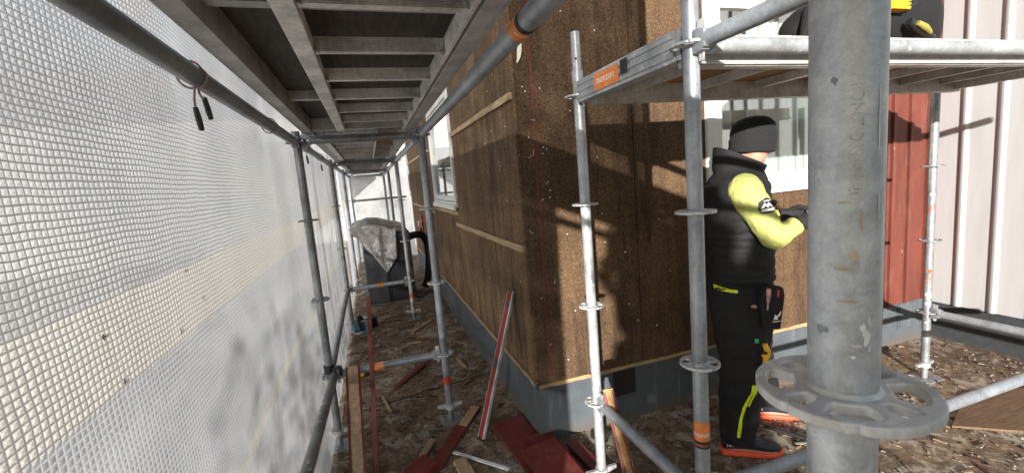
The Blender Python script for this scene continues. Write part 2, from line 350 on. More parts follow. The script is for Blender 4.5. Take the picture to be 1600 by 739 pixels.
def tag(o, label=None, cat=None, group=None, kind=None):
    for k, v in (('label', label), ('category', cat), ('group', group), ('kind', kind)):
        if v: o[k] = v
    return o
def thing(name, label, cat, loc=(0, 0, 0), rotz=0., group=None, rot=None):
    o = bpy.data.objects.new(name, None); COL.objects.link(o); o.location = loc
    o.rotation_euler = rot if rot is not None else (0, 0, rotz); o.empty_display_size = .1
    o['_m'] = 0; del o['_m']
    return tag(o, label, cat, group)
def wmat(o):
    m = Matrix.LocRotScale(o.location, o.rotation_euler.to_quaternion(), None)
    return wmat(o.parent) @ m if o.parent else m
def part(name, mb, mat, parent=None, local=False, smooth=35, bevel=0, label=None):
    inv = None if (local or parent is None) else wmat(parent).inverted()
    me = mb if isinstance(mb, bpy.types.Mesh) else mb.mesh(name, inv, smooth, bevel)
    o = bpy.data.objects.new(name, me); COL.objects.link(o)
    for m in (mat if isinstance(mat, list) else [mat]): me.materials.append(MAT[m] if isinstance(m, str) else m)
    if parent: o.parent = parent
    if label: o['label'] = label
    return o
def solo(name, mb, mat, label, cat, group=None, kind=None, smooth=35, bevel=0, origin=None):
    """a thing that is one mesh; its origin is put at its base"""
    c = Vector(origin) if origin else Vector((sum(v.x for v in mb.v) / len(mb.v), sum(v.y for v in mb.v) / len(mb.v), min(v.z for v in mb.v)))
    me = mb.mesh(name, Matrix.Translation(-c), smooth, bevel)
    o = part(name, me, mat); o.location = c
    return tag(o, label, cat, group, kind)

TEXTS = {}
def text_polys(body, size):
    """flat text -> (verts 2D, faces), x along the writing, y up, centred"""
    key = (body, size)
    if key not in TEXTS:
        cu = bpy.data.curves.new('lettering', 'FONT'); cu.body = body; cu.size = size; cu.align_x = 'CENTER'; cu.align_y = 'CENTER'; cu.resolution_u = 3
        ob = bpy.data.objects.new('lettering', cu); COL.objects.link(ob)
        me = bpy.data.meshes.new_from_object(ob.evaluated_get(bpy.context.evaluated_depsgraph_get()))
        TEXTS[key] = ([(v.co.x, v.co.y) for v in me.vertices], [tuple(p.vertices) for p in me.polygons])
        bpy.data.objects.remove(ob); bpy.data.curves.remove(cu); bpy.data.meshes.remove(me)
    return TEXTS[key]
def wrap(vs2, fs, p0, d, a0, r, turn=0., at_=0.):
    """wrap flat shapes round a tube: x -> along axis d (turn=0) or around it (turn=90)"""
    d = Vector(d).normalized(); a = (Vector(a0) - d * Vector(a0).dot(d)).normalized(); b = d.cross(a); mb = MB(); ct, st = math.cos(R(turn)), math.sin(R(turn)); out = []
    for x, y in vs2:
        s, t = x * ct + y * st, x * st - y * ct        # s along the axis, t round it
        an = t / r; out.append(Vector(p0) + d * (s + at_) + (a * math.cos(an) + b * math.sin(an)) * r)
    return mb.add(out, fs)
def blob2(n, rx, ry, seed, jag=.35):
    rnd = random.Random(seed); return [(rx * (1 + rnd.uniform(-jag, jag)) * math.cos(2 * math.pi * i / n), ry * (1 + rnd.uniform(-jag, jag)) * math.sin(2 * math.pi * i / n)) for i in range(n)]

# ------------------------------------------------------------------ setting
g = MB(); g.add([(-150, -150, 0), (150, -150, 0), (150, 150, 0), (-150, 150, 0)], [(0, 1, 2, 3)])
tag(part('ground', g, 'ground'), 'littered grey brown ground around the house', None, None, 'structure')

# added hills hide the horizon glow; added pale house brightens the end sheet
hm = MB(); NH = 120; rs = []
for ring_, hh in ((90, -1.0), (120, 1.0), (150, .0)):
    rs.append([(ring_ * math.cos(2 * math.pi * i / NH), ring_ * math.sin(2 * math.pi * i / NH), -.5 if hh <= 0 else 10 + 4 * noise.noise(Vector((math.cos(2 * math.pi * i / NH) * 3, math.sin(2 * math.pi * i / NH) * 3, 0))) + 2 * noise.noise(Vector((i * .9, 0, 2)))) for i in range(NH)])
hm.rings(rs, cap=False); tag(part('hills', hm, simple('wooded_hills', (.075, .085, .075), .95, 0, .15, .3)), 'low wooded hills added to hide the horizon glow', None, None, 'structure')
nh = thing('added_house', 'pale house added beyond the end sheet to brighten it', 'house', (-2, 17, 0))
part('wall', MB().box((-14, 16, -.05), (4.5, 22, 4.2)), simple('pale_house_paint', (.78, .77, .74), .7, 0, 3, .05), nh, smooth=0)
part('roof', MB().prism([(15.6, 4.21), (22.4, 4.21), (19, 6.4)], 0, -14.4, 4.9), 'roof', nh, smooth=0)

# wood chips and paint flakes
ch = MB(); slots = []
def chip(x, y, L, w, a, z, mslot, tilt=.12):
    n = random.choice((4, 4, 5, 6)); M = Matrix.Translation((x, y, z)) @ Matrix.Rotation(a, 4, 'Z') @ Matrix.Rotation(random.uniform(-tilt, tilt), 4, 'Y') @ Matrix.Rotation(random.uniform(-tilt, tilt), 4, 'X')
    top = [(L * .5 * math.cos(2 * math.pi * (i + .5) / n) * random.uniform(.75, 1.25), w * .5 * math.sin(2 * math.pi * (i + .5) / n) * random.uniform(.7, 1.3)) for i in range(n)]
    h = random.uniform(.0012, .004)
    ch.add([M @ Vector((p[0], p[1], -h)) for p in top] + [M @ Vector((p[0], p[1], h)) for p in top], [tuple(range(n, 2 * n))] + [(i, (i + 1) % n, n + (i + 1) % n, n + i) for i in range(n)])
    slots.extend([mslot] * (n + 1))
def scatter(N, x0, x1, y0, y1, big=1.0):
    for _ in range(N):
        x, y = random.uniform(x0, x1), random.uniform(y0, y1)
        if noise.noise(Vector((x * 1.8, y * 1.8, 3))) < random.uniform(-.55, .35): continue
        t = random.random()
        if t < .22: L, w, m = random.uniform(.006, .030), random.uniform(.002, .006), 0
        elif t < .34: L, w, m = random.uniform(.008, .035), random.uniform(.004, .014), 1
        elif t < .66: L, w, m = random.uniform(.005, .020), random.uniform(.003, .011), 2
        else: L, w, m = random.uniform(.006, .03), random.uniform(.003, .010), 3
        chip(x, y, L * big, w * big, random.uniform(0, 6.28), random.uniform(.003, .008), m)
scatter(2800, -.36, .82, .9, 6.4); scatter(2900, .84, 4.4, .2, 2.39); scatter(420, 2.6, 4.4, 1.2, 2.39, 1.7); scatter(450, .84, 2.6, 1.2, 2.39, 1.5)
for _ in range(150): chip(random.uniform(-.3, .8), random.uniform(2, 6), random.uniform(.03, .13), random.uniform(.005, .02), random.uniform(0, 6.28), .008, random.choice((0, 1, 1, 3, 2)))
for _ in range(110): chip(random.uniform(.85, 4.3), random.uniform(1.0, 2.38), random.uniform(.03, .11), random.uniform(.005, .022), random.uniform(0, 6.28), .008, random.choice((0, 1, 1, 3, 2)))
me = ch.mesh('wood_chips', None, 0)
o = part('wood_chips', me, [simple('grey_wood_chip', (.24, .175, .115), .85, 0, 40, .4), simple('dull_red_flake', (.075, .02, .014), .8, 0, 40, .4), 'ink_white', 'bark']); me.materials[2] = simple('grey_paint_flake', (.24, .21, .175), .85, 0, 60, .35)
for p, sl in zip(me.polygons, slots): p.material_index = sl
tag(o, 'wood chips and paint flakes strewn over the ground', 'wood chips', None, 'stuff')

# ------------------------------------------------------------------ the house
X0, Y0 = .83, 2.405
house = thing('house', 'stripped house with bare brown fibreboard walls and grey plinth', 'house', (X0, Y0, 0))
TOP = 5.2
def walls_x(mb, x0, x1, cuts, z0, z1, hole=None, axis=0, t0=0, t1=0):
    """sheets along one axis with 3 mm gaps and an opening hole=(a,b,za,zb)"""
    def bx(a, b, za, zb):
        if b - a < .01 or zb - za < .01: return
        if axis == 0: mb.box((a, t0, za), (b, t1, zb))
        else: mb.box((t0, a, za), (t1, b, zb))
    ed = [x0] + [c for c in cuts if x0 < c < x1] + [x1]
    for i in range(len(ed) - 1):
        a, b = ed[i] + .003, ed[i + 1] - .003
        if hole and b > hole[0] and a < hole[1]:
            bx(a, min(b, hole[0]), z0, z1); bx(max(a, hole[1]), b, z0, z1)
            bx(max(a, hole[0]), min(b, hole[1]), z0, hole[2]); bx(max(a, hole[0]), min(b, hole[1]), hole[3], z1)
        else: bx(a, b, z0, z1)
PT = .362
WG = (2.13, 3.40, 1.41, 2.74); WS = (4.37, 5.87, 1.39, 2.56)
mb = MB(); walls_x(mb, X0 + .016, 3.70, [1.585, 2.0, 2.8], PT + .016, TOP, WG, 0, Y0, Y0 + .018); part('gable_wall', mb, 'fibre', house, smooth=0)
mb = MB(); walls_x(mb, Y0 + .014, 9.5, [3.2, 4.3, 6.0, 7.2, 8.4], PT + .030, TOP, WS, 1, X0, X0 + .018); part('side_wall', mb, 'fibre_side', house, smooth=0)
mb = MB(); walls_x(mb, X0 + .03, 4.44, [], .05, TOP, WG, 0, Y0 + .019, Y0 + .16); walls_x(mb, Y0 + .165, 9.48, [], .05, TOP, WS, 1, X0 + .019, X0 + .16); part('wall_core', mb, 'dark', house, smooth=0)
mb = MB(); mb.box((X0 + .004, Y0 + .003, -.05), (4.444, Y0 + .0185, PT - .012)); part('plinth', mb, 'plinth', house, smooth=0)
mb = MB(); mb.box((X0 + .003, Y0 + .019, -.05), (X0 + .0185, 9.49, PT + .018)); part('plinth', mb, 'plinth', house, smooth=0)
def rough_strip(mb, axis, a, b, t0, t1, z0, z1, seed, step=.06):
    rnd = random.Random(seed); n = max(2, int((b - a) / step)); rs = []
    for i in range(n + 1):
        u = a + (b - a) * i / n; j = rnd.uniform(-.004, .003); k = rnd.uniform(-.003, .003)
        q = [(t0 + k, z0 + j), (t1, z0), (t1, z1), (t0 + k, z1 + rnd.uniform(-.004, .002))]
        rs.append([(u, t, z) if axis == 0 else (t, u, z) for t, z in q])
    mb.rings(rs)
mb = MB(); rough_strip(mb, 0, X0 + .02, 3.7, Y0 - .004, Y0 + .016, PT - .010, PT + .012, 3); part('sill_board', mb, 'raw_x', house, smooth=0)
mb = MB(); rough_strip(mb, 1, Y0 + .02, 9.45, X0 - .006, X0 + .015, PT + .002, PT + .030, 4); part('sill_board', mb, 'raw', house, smooth=0)
for i, (a, b, z) in enumerate(((2.43, 4.34, 2.10), (2.42, 4.46, 1.222), (4.34, 6.1, 1.335), (6.1, 9.35, 2.10), (6.25, 9.35, 1.30), (6.0, 6.22, 1.27))):
    mb = MB(); rough_strip(mb, 1, a, b, X0 - .020, X0 - .001, z - .019, z + .019, 10 + i, .2); part('batten', mb, 'raw', house, smooth=0)
# red smear beside the corner, dark slit, splinters, nails
rnd = random.Random(5); rs = []
for i in range(60):
    z = .45 + 2.6 * i / 59; w = .006 + .004 * noise.noise(Vector((0, 0, z * 6))); x = X0 + .092 + .02 * (z - .5) / 1.7 + .004 * noise.noise(Vector((3, 0, z * 4)))
    rs.append([(x - w, Y0 - .0022, z), (x + w, Y0 - .0022, z), (x + w, Y0 + .001, z), (x - w, Y0 + .001, z)])
mb = MB(); mb.rings(rs); part('paint_line', mb, 'red_line', house)
mb = MB()
rs = [[(X0 + .05 + c + (2.40 - z) * -.16, Y0 - .012 - q, z), (X0 + .05 + c + w + (2.40 - z) * -.16, Y0 - .016 - q, z), (X0 + .05 + c + w + (2.40 - z) * -.16, Y0 - .013 - q, z), (X0 + .05 + c + (2.40 - z) * -.16, Y0 - .009 - q, z)] for z, c, w, q in ((2.265, .0, .004, 0), (2.29, .0, .018, .004), (2.33, -.004, .026, .006), (2.37, .002, .016, .002), (2.39, .006, .006, -.006))]
mb.rings(rs); part('splinter', mb, 'paper', house, smooth=0)
nail_me = MB().sphere((0, 0, 0), (.0042, .003, .0042), 8, 6).mesh('nail')
nail_me.materials.append(MAT['ink_white'])
def nail(x, y, z, s=1.0):
    o = bpy.data.objects.new('nail', nail_me); COL.objects.link(o); o.parent = house; o.location = Vector((x, y, z)) - house.location; o.scale = (s, s, s)
for x, z in ((.885, 2.14), (.90, 2.115), (.99, 2.13), (.90, 1.86), (.985, 1.80), (1.005, 1.79), (.98, 1.765), (1.17, 2.0), (1.33, 1.72), (1.0, 1.6), (1.01, 1.55), (1.005, 1.51), (.96, 1.5), (1.1, 1.28), (1.34, 1.38), (1.35, 1.2), (1.49, 1.12), (1.12, .80), (1.26, .72), (1.5, .78), (1.56, .66), (1.62, 2.3), (1.36, 2.45), (1.15, 2.55), (1.75, 1.3), (1.82, .95), (1.7, .6), (.94, .62), (1.05, .5)): nail(x, Y0 - .001, z, random.uniform(.8, 1.15))
for y, z in ((2.6, 1.95), (2.8, 1.75), (3.1, 1.9), (2.7, 1.5), (3.4, 1.6), (2.55, 1.0), (3.0, .9), (3.6, 1.02), (2.9, .65), (4.0, 1.8), (3.8, .8)): nail(X0 - .001, y, z, .8)
# splinters sticking to the board faces
for i in range(16):
    mb = MB(); zz = random.uniform(.7, 2.5); a = random.uniform(0, 3.1); L = random.uniform(.012, .05)
    if i % 2: c = (random.uniform(.86, 1.0), Y0 - .003, zz); dx = Vector((math.cos(a) * L, -.004, math.sin(a) * L))
    else: c = (X0 - .003, random.uniform(2.43, 3.6), zz); dx = Vector((-.004, math.cos(a) * L, math.sin(a) * L))
    mb.tube(Vector(c), Vector(c) + dx, .0012, 5); part('splinter', mb, 'paper', house)
# vent mesh in the plinth
mb = MB()
for i in range(13):
    a = i / 12; mb.box((1.36 + .155 * a - .002, Y0 - .004, .18), (1.36 + .155 * a + .002, Y0 + .001, .345)); mb.box((1.36, Y0 - .005, .18 + .165 * a - .002), (1.515, Y0 - .001, .18 + .165 * a + .002))
bk = MB().box((1.358, Y0 - .0005, .178), (1.517, Y0 + .002, .347)); v = part('vent_mesh', bk, 'dark', house, smooth=0); part('wire_grid', mb, 'mesh_dark', v, smooth=0)
v.children[0].matrix_parent_inverse = Matrix.Identity(4)
# red boarded part of the gable
mb = MB(); x = 3.70
for i, w in enumerate((.19, .035, .16, .035, .18, .03, .12)):
    d = (0, .02)[i % 2]; mb.box((x + .001, Y0 - .002 - d, PT - .01), (x + w - .001, Y0 + .018, TOP)); x += w
part('red_boarding', mb, 'red_wall', house, smooth=0, bevel=.003)
# louvre
lv = part('louvre_vent', MB().box((4.03, Y0 - .004, .13), (4.25, Y0 + .002, .345)), 'plinth', house, smooth=0)
mb = MB()
for i in range(6): mb.prism([(Y0 - .003, .15 + i * .032), (Y0 - .018, .148 + i * .032), (Y0 - .003, .172 + i * .032)], 0, 4.045, 4.235)
part('louvre_blades', mb, 'plinth', lv, smooth=0)
# corner board at the far end
part('corner_board', MB().box((X0 - .025, 9.38, .4), (X0 - .001, 9.52, TOP)), 'white', house, smooth=0)
# roof
mb = MB(); mb.prism([(X0 - .25, TOP + .01), (4.44, TOP + .01), (4.44, TOP + 1.6)], 1, Y0 - .25, 9.7); part('roof', mb, 'roof', house, smooth=0)

def window(hole, axis, t, sgn, mull):
    """axis 0: opening along X in the plane y=t; frame, sash, glass and curtain go inwards by +d"""
    a, b, z0, z1 = hole
    def B(mb, a0, a1, d0, d1, za, zb):
        mb.box((a0, t + d0, za), (a1, t + d1, zb)) if axis == 0 else mb.box((t + d0, a0, za), (t + d1, a1, zb))
    root = part('window', (lambda m: (B(m, a + .002, a + .075, -.022, .10, z0 + .002, z1 - .002), B(m, b - .075, b - .002, -.022, .10, z0 + .002, z1 - .002), B(m, a + .076, b - .076, -.022, .10, z0 + .002, z0 + .055), B(m, a + .076, b - .076, -.022, .10, z1 - .075, z1 - .002), m)[-1])(MB()), 'white', house, smooth=0, bevel=.003)
    inv = None
    m = MB(); e = .079
    ed = [a + e] + mull + [b - e]
    for i in range(len(ed) - 1):
        p, q = ed[i] + .002, ed[i + 1] - .002
        B(m, p, p + .055, -.006, .05, z0 + .058, z1 - .078); B(m, q - .055, q, -.006, .05, z0 + .058, z1 - .078)
        B(m, p + .056, q - .056, -.006, .05, z0 + .058, z0 + .115); B(m, p + .056, q - .056, -.006, .05, z1 - .135, z1 - .078)
    part('sash', m, 'white', root, smooth=0, bevel=.004)
    m = MB(); B(m, a - .02, b + .02, -.045, -.023, z0 - .022, z0 + .004); B(m, a + .0, b - .0, -.040, -.0225, z0 + .0045, z0 + .028); part('sill', m, 'white', root, smooth=0, bevel=.003)
    m = MB()
    for i in range(len(ed) - 1): B(m, ed[i] + .05, ed[i + 1] - .05, .018, .022, z0 + .11, z1 - .13)
    part('pane', m, 'glass' if axis == 0 else 'glass_bright', root, smooth=0)
    return root
wg = window(WG, 0, Y0, 1, []); ws = window(WS, 1, X0, 1, [])
def curtain(par, axis, a, b, d, z0, z1, amp=.009, per=.085, seed=1):
    mb = MB(); n = int((b - a) / .008); rs = []
    for k in range(2):
        z = (z0, z1)[k]; row = []
        for i in range(n + 1):
            u = a + (b - a) * i / n; o = amp * math.sin(u / per * 6.28 + 1.3 * math.sin(u * 7 + seed)) + d
            row.append((u, o, z) if axis == 0 else (o, u, z))
        rs.append(row)
    o0 = len(mb.v); mb.v += [Vector(p) for r in rs for p in r]; mb.f += [(o0 + i, o0 + i + 1, o0 + n + 2 + i, o0 + n + 1 + i) for i in range(n)]
    return part('curtain', mb, 'curtain', par, smooth=80)
curtain(wg, 0, 2.17, 2.47, Y0 + .13, 1.45, 2.9); curtain(wg, 0, 2.60, 3.45, Y0 + .13, 1.45, 2.9, seed=3)
curtain(ws, 1, 4.4, 5.85, X0 + .12, 1.3, 2.7, seed=2)
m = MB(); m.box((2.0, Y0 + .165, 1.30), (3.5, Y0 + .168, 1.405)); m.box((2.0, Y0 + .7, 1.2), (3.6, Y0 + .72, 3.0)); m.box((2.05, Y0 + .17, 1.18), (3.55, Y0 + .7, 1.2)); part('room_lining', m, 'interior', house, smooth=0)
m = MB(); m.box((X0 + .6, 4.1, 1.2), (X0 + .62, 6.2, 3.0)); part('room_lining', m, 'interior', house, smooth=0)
# small red meter rail with pale boxes on the far wall
mr = part('red_rail', MB().box((X0 - .03, 7.72, .72), (X0 - .002, 7.80, 1.12)), 'red_plastic', house, smooth=0, bevel=.004)
part('switch_box', MB().box((X0 - .075, 7.80, .93), (X0 - .004, 7.92, 1.03)), 'white', mr, smooth=0, bevel=.008); part('switch_box', MB().box((X0 - .065, 7.82, .80), (X0 - .004, 7.90, .90)), 'black_plastic', mr, smooth=0, bevel=.008)

# ------------------------------------------------------------------ white clad building on the right
XW = 4.445
wb = thing('clad_building', 'building in white ribbed sheet cladding above grey plinth with shade painted in', 'building', (XW, 0, 0))
prof = []; y = Y0 - .004
pts = [(XW, y)]
for rc in (2.232, 2.018, 1.80, 1.585, 1.37, 1.155, .94, .725, .51, .295, .08, -.135, -.35, -.565, -.78):
    pts += [(XW, rc + .030), (XW - .013, rc + .021), (XW - .021, rc + .006), (XW - .021, rc - .008), (XW - .011, rc - .020), (XW, rc - .026)]
pts += [(XW, -1.0), (XW + .03, -1.0), (XW + .03, y)]
mb = MB(); mb.prism(pts, 2, .305, 5.4); part('cladding', mb, 'cladding', wb, smooth=30)
part('plinth', MB().box((XW + .004, -1.0, -.05), (XW + .03, Y0 - .004, .303)), simple('shaded_grey_plinth', (.034, .037, .040), .8, 0, 20, .25), wb, smooth=0)  # this plinth's shade is put into its colour
part('roof', MB().prism([(XW - .2, 5.41), (XW + 5, 5.41), (XW + 5, 7.0)], 1, -1.2, Y0 + .0), 'roof', wb, smooth=0)
part('wall_core', MB().box((XW + .031, -1.0, -.05), (XW + 5, Y0 - .01, 5.4)), 'cladding', wb, smooth=0)

# ------------------------------------------------------------------ scaffold parts
PR = .02415
def rosette_mesh(name, Ro=.061, Ri=.0235, t=.0045, bev=.0016, res=10):
    cu = bpy.data.curves.new('rosette_outline', 'CURVE'); cu.dimensions = '2D'; cu.fill_mode = 'BOTH'; cu.extrude = t - bev; cu.bevel_depth = bev; cu.bevel_resolution = 2
    def spl(pts):
        s = cu.splines.new('POLY'); s.points.add(len(pts) - 1); s.use_cyclic_u = True
        for p, q in zip(s.points, pts): p.co = (q[0], q[1], 0, 1)
    N = 96; out = []
    for i in range(N):
        a = 2 * math.pi * i / N; d = abs(((a / (math.pi / 4)) + .5) % 1 - .5); r = Ro - .0028 * max(0, 1 - (d / .09)) ; out.append((r * math.cos(a), r * math.sin(a)))
    spl(out); spl([(Ri * math.cos(2 * math.pi * i / 48), -Ri * math.sin(2 * math.pi * i / 48)) for i in range(48)])
    def hole(ac, r0, r1, w0, w1):
        # rounded trapezoid in polar space
        pts = []
        for i in range(res * 4):
            x = 2 * math.pi * i / (res * 4); e = .5
            px = abs(math.cos(x)) ** e * (1 if math.cos(x) >= 0 else -1); py = abs(math.sin(x)) ** e * (1 if math.sin(x) >= 0 else -1)
            r = (r0 + r1) / 2 + (r1 - r0) / 2 * px; w = w0 + (w1 - w0) * (px + 1) / 2; an = ac + py * w / r
            pts.append((r * math.cos(an), r * math.sin(an)))
        spl(list(reversed(pts)))
    for k in range(4):
        hole(k * math.pi / 2, .0315, .0540, .0064, .0112); hole(k * math.pi / 2 + math.pi / 4, .0310, .0552, .0130, .0226)
    ob = bpy.data.objects.new('rosette_outline', cu); COL.objects.link(ob)
    me = bpy.data.meshes.new_from_object(ob.evaluated_get(bpy.context.evaluated_depsgraph_get())); me.name = name; me.materials.clear()
    bpy.data.objects.remove(ob); bpy.data.curves.remove(cu)
    me.shade_smooth(); me.set_sharp_from_angle(angle=R(40)); return me
ROS = rosette_mesh('rosette')
ROSM = {}
def rosette(par, z, mat='zinc', collar='galv', rot=0.):
    if mat not in ROSM: ROSM[mat] = ROS.copy(); ROSM[mat].materials.append(MAT[mat])
    o = bpy.data.objects.new('rosette', ROSM[mat]); COL.objects.link(o); o.parent = par; o.location = (0, 0, z); o.rotation_euler = (0, 0, rot)
    c = MB()
    c.rings([[Vector(((PR + e) * math.cos(x), (PR + e) * math.sin(x), h)) for x in [2 * math.pi * k / 32 for k in range(32)]] for e, h in ((.0003, -.0075), (.0012, -.006), (.0032, -.0042), (.0032, .0042), (.0012, .006), (.0003, .0075))])
    w = part('weld_collar', c, mat, o, local=True); return o
def sticker(par, p0, d, length, r, text=None, mat='orange', facing=(-1, -1, 0), tsize=.018, sub=None, turn=90, black=True, name='sticker', frac=.92):
    """a printed band round a tube, with lettering"""
    d = Vector(d).normalized(); fs = []; n = 28; a = (Vector(facing) - d * Vector(facing).dot(d)).normalized(); b = d.cross(a); rr = r + .0006; mb = MB()
    vs = []
    for k in range(n + 1):
        an = (k / n - .5) * 2 * math.pi * frac; vs += [Vector(p0) + d * s + (a * math.cos(an) + b * math.sin(an)) * rr for s in (-length / 2 + .0012 * noise.noise(Vector((k * .7, 0, 1))), length / 2 + .0015 * noise.noise(Vector((k * .7, 4, 1))))]
    mb.add(vs, [(2 * k, 2 * k + 1, 2 * k + 3, 2 * k + 2) for k in range(n)])
    s = part(name, mb, mat, par)
    if text:
        tv, tf = text_polys(text, tsize); part('lettering', wrap(tv, tf, p0, d, facing, rr + .0005, turn), 'ink_white', s, smooth=0)
    if black:
        w = length * .22; bb = MB(); vs = []
        for k in range(n + 1):
            an = (k / n - .5) * 2 * math.pi * frac; vs += [Vector(p0) + d * q + (a * math.cos(an) + b * math.sin(an)) * (rr + .0004) for q in (-length / 2 - w * .4, -length / 2 + w)]
        bb.add(vs, [(2 * k, 2 * k + 1, 2 * k + 3, 2 * k + 2) for k in range(n)]); part('dark_band', bb, 'ink', s)
        if sub:
            tv, tf = text_polys(sub, w * .95); part('lettering', wrap(tv, tf, Vector(p0) - d * (length / 2 - w * .3), d, facing, rr + .0009, turn), 'orange', s, smooth=0)
    return s
def standard(x, y, z1, ros, label, mat='galv', rmat='zinc', base=True, spigot=False, n=32, lean=(0, 0), jack=.12):
    t = thing('scaffold_standard', label, 'scaffold post', (x, y, 0), 0, 'galvanised scaffold posts')
    if lean != (0, 0): t.rotation_euler = (lean[1], lean[0], 0)
    zb = jack if base else -.02
    m = MB(); m.tube((0, 0, zb), (0, 0, z1), PR, n); part('tube', m, mat, t, local=True)
    for z in ros: rosette(t, z, rmat)
    if spigot:
        m = MB(); m.tube((0, 0, z1 + .0005), (0, 0, z1 + .17), .0205, n); sp = part('spigot', m, 'galv_pale', t, local=True)
        m = MB(); m.tube((0, 0, z1 - .05), (0, 0, z1 - .001), .0262, n); part('collar', m, 'galv_pale', t, local=True)
        m = MB(); m.tube((-.012, -.0172, z1 + .05), (-.0125, -.0205, z1 + .05), .0045, 12); part('pin_hole', m, 'dark', sp, local=True)
    if base:
        b = MB(); b.cbox((0, 0, .003), (.15, .15, .006)); bp = part('base_plate', b, 'galv_dark', t, local=True, bevel=.001, smooth=0)
        m = MB(); m.tube((0, 0, .0065), (0, 0, jack - .0005), .019, 20); part('jack_screw', m, 'galv_dark', bp, local=True)
        m = MB(); m.tube((0, 0, jack - .035), (0, 0, jack - .001), .032, 20)
        for s in (-1, 1): m.prism([(s * .028, jack - .032), (s * .085, jack - .02), (s * .085, jack - .002), (s * .028, jack - .004)], 1, -.008, .008)
        part('wing_nut', m, 'zinc', bp, local=True)
    return t
def wedge_head(par, p, d, mat='galv'):
    """head that grips a rosette at the post centre p, tube leaving along d"""
    d = Vector(d).normalized(); u = Vector((0, 0, 1)); s = d.cross(u).normalized(); m = MB(); p = Vector(p)
    def blk(a0, a1, w0, w1, h0, h1, k0, k1):
        vs = [p + d * a + s * (w * sg) + u * h for a, w, hs in ((a0, w0, (h0, h1)), (a1, w1, (k0, k1))) for h in hs for sg in (-1, 1)]
        m.add(vs, [(0, 1, 3, 2), (4, 6, 7, 5), (0, 4, 5, 1), (2, 3, 7, 6), (0, 2, 6, 4), (1, 5, 7, 3)])
    blk(.027, .068, .017, .021, .006, .034, .006, .030); blk(.027, .068, .017, .021, -.034, -.006, -.030, -.006); blk(.0665, .080, .021, .0225, -.028, .028, -.024, .024)
    h = part('wedge_head', m, mat, par, bevel=.0015, smooth=0)
    w = MB(); q = p + d * .045; vs = []
    for sg in (-1, 1):
        for a, z in ((-.013, .062), (.016, .058), (.008, -.055), (-.007, -.055)): vs.append(q + d * a + u * z + s * (sg * .003))
    w.add(vs, [(0, 1, 2, 3), (7, 6, 5, 4), (0, 4, 5, 1), (1, 5, 6, 2), (2, 6, 7, 3), (3, 7, 4, 0)]); part('wedge', w, 'zinc', h, smooth=0)
def ledger(p0, p1, label, mat='galv', heads=(1, 1), n=28, cat='scaffold tube', group='horizontal scaffold tubes', hm='galv'):
    p0, p1 = Vector(p0), Vector(p1); d = (p1 - p0).normalized(); t = thing('scaffold_ledger', label, cat, p0, 0, group)
    m = MB(); m.tube(p0 + d * (.0795 if heads[0] else 0), p1 - d * (.0795 if heads[1] else 0), PR, n, seg=2); part('tube', m, mat, t)
    if heads[0]: wedge_head(t, p0, d, hm)
    if heads[1]: wedge_head(t, p1, -d, hm)
    return t

RZ = (.487, .987, 1.487, 1.965)
CX, CY, CZ = .350, .247, 1.445
P1L = standard(-.375, 2.945, 2.02, (.487, .987, 1.487, 1.955), 'dark scaffold post against the white sheeting, nearest in the passage', 'galv_dark', 'galv_dark', lean=(0, 0))
P1R = standard(.36, 2.94, 2.02, (.487, .987, 1.487, 1.965), 'scaffold post in the passage with orange red band near its foot', 'galv', 'zinc')
P2L = standard(-.38, 5.51, 2.02, (.487, .987, 1.487, 1.965), 'scaffold post at the sheeting left of the dark grey casing', 'galv_dark', 'galv_dark')
P2R = standard(.35, 5.51, 2.02, (.487, .987, 1.487, 1.965), 'scaffold post in front of the dark grey casing', 'galv_pale', 'zinc')
P3L = standard(-.38, 8.08, 2.02, (.987, 1.487, 1.965), 'scaffold post at the sheeting behind the foil covered casing', 'galv', 'galv_dark', n=16)
P3R = standard(.36, 8.08, 2.02, (.487, .987, 1.487, 1.965), 'far scaffold post in line between casing and house wall', 'galv_dark', 'galv_dark', n=16)
P4L = standard(-.38, 10.62, 2.02, (1.42, 1.965), 'scaffold post at the far left end of the sheeted passage', 'galv', 'galv_dark', n=16)
P4R = standard(.36, 10.62, 2.02, (1.42, 1.965), 'scaffold post at the far end sheet, right of the passage end', 'galv_dark', 'galv_dark', n=16)
PC = standard(CX, CY, 2.6, (CZ, CZ - .5, CZ - 1.0), 'thick close up scaffold post with large rosette in the foreground', 'galv_near', 'zinc_near', n=64)
PA = standard(.973, 1.90, 2.10, (.487, .987, 1.487, 1.987), 'pale scaffold post with open spigot top in front of brown gable', 'galv_pale', 'zinc', spigot=True)
PB = standard(.967, 1.142, 3.6, (.487, .987, 1.487, 1.987, 2.487, 2.987), 'scaffold post with orange band left of the worker in black vest', 'galv', 'zinc', n=40)
PRR = standard(3.573, 1.955, 2.02, (.487, .987, 1.487), 'scaffold post with pink and white paint marks before white cladding', 'galv_dark', 'galv_dark')
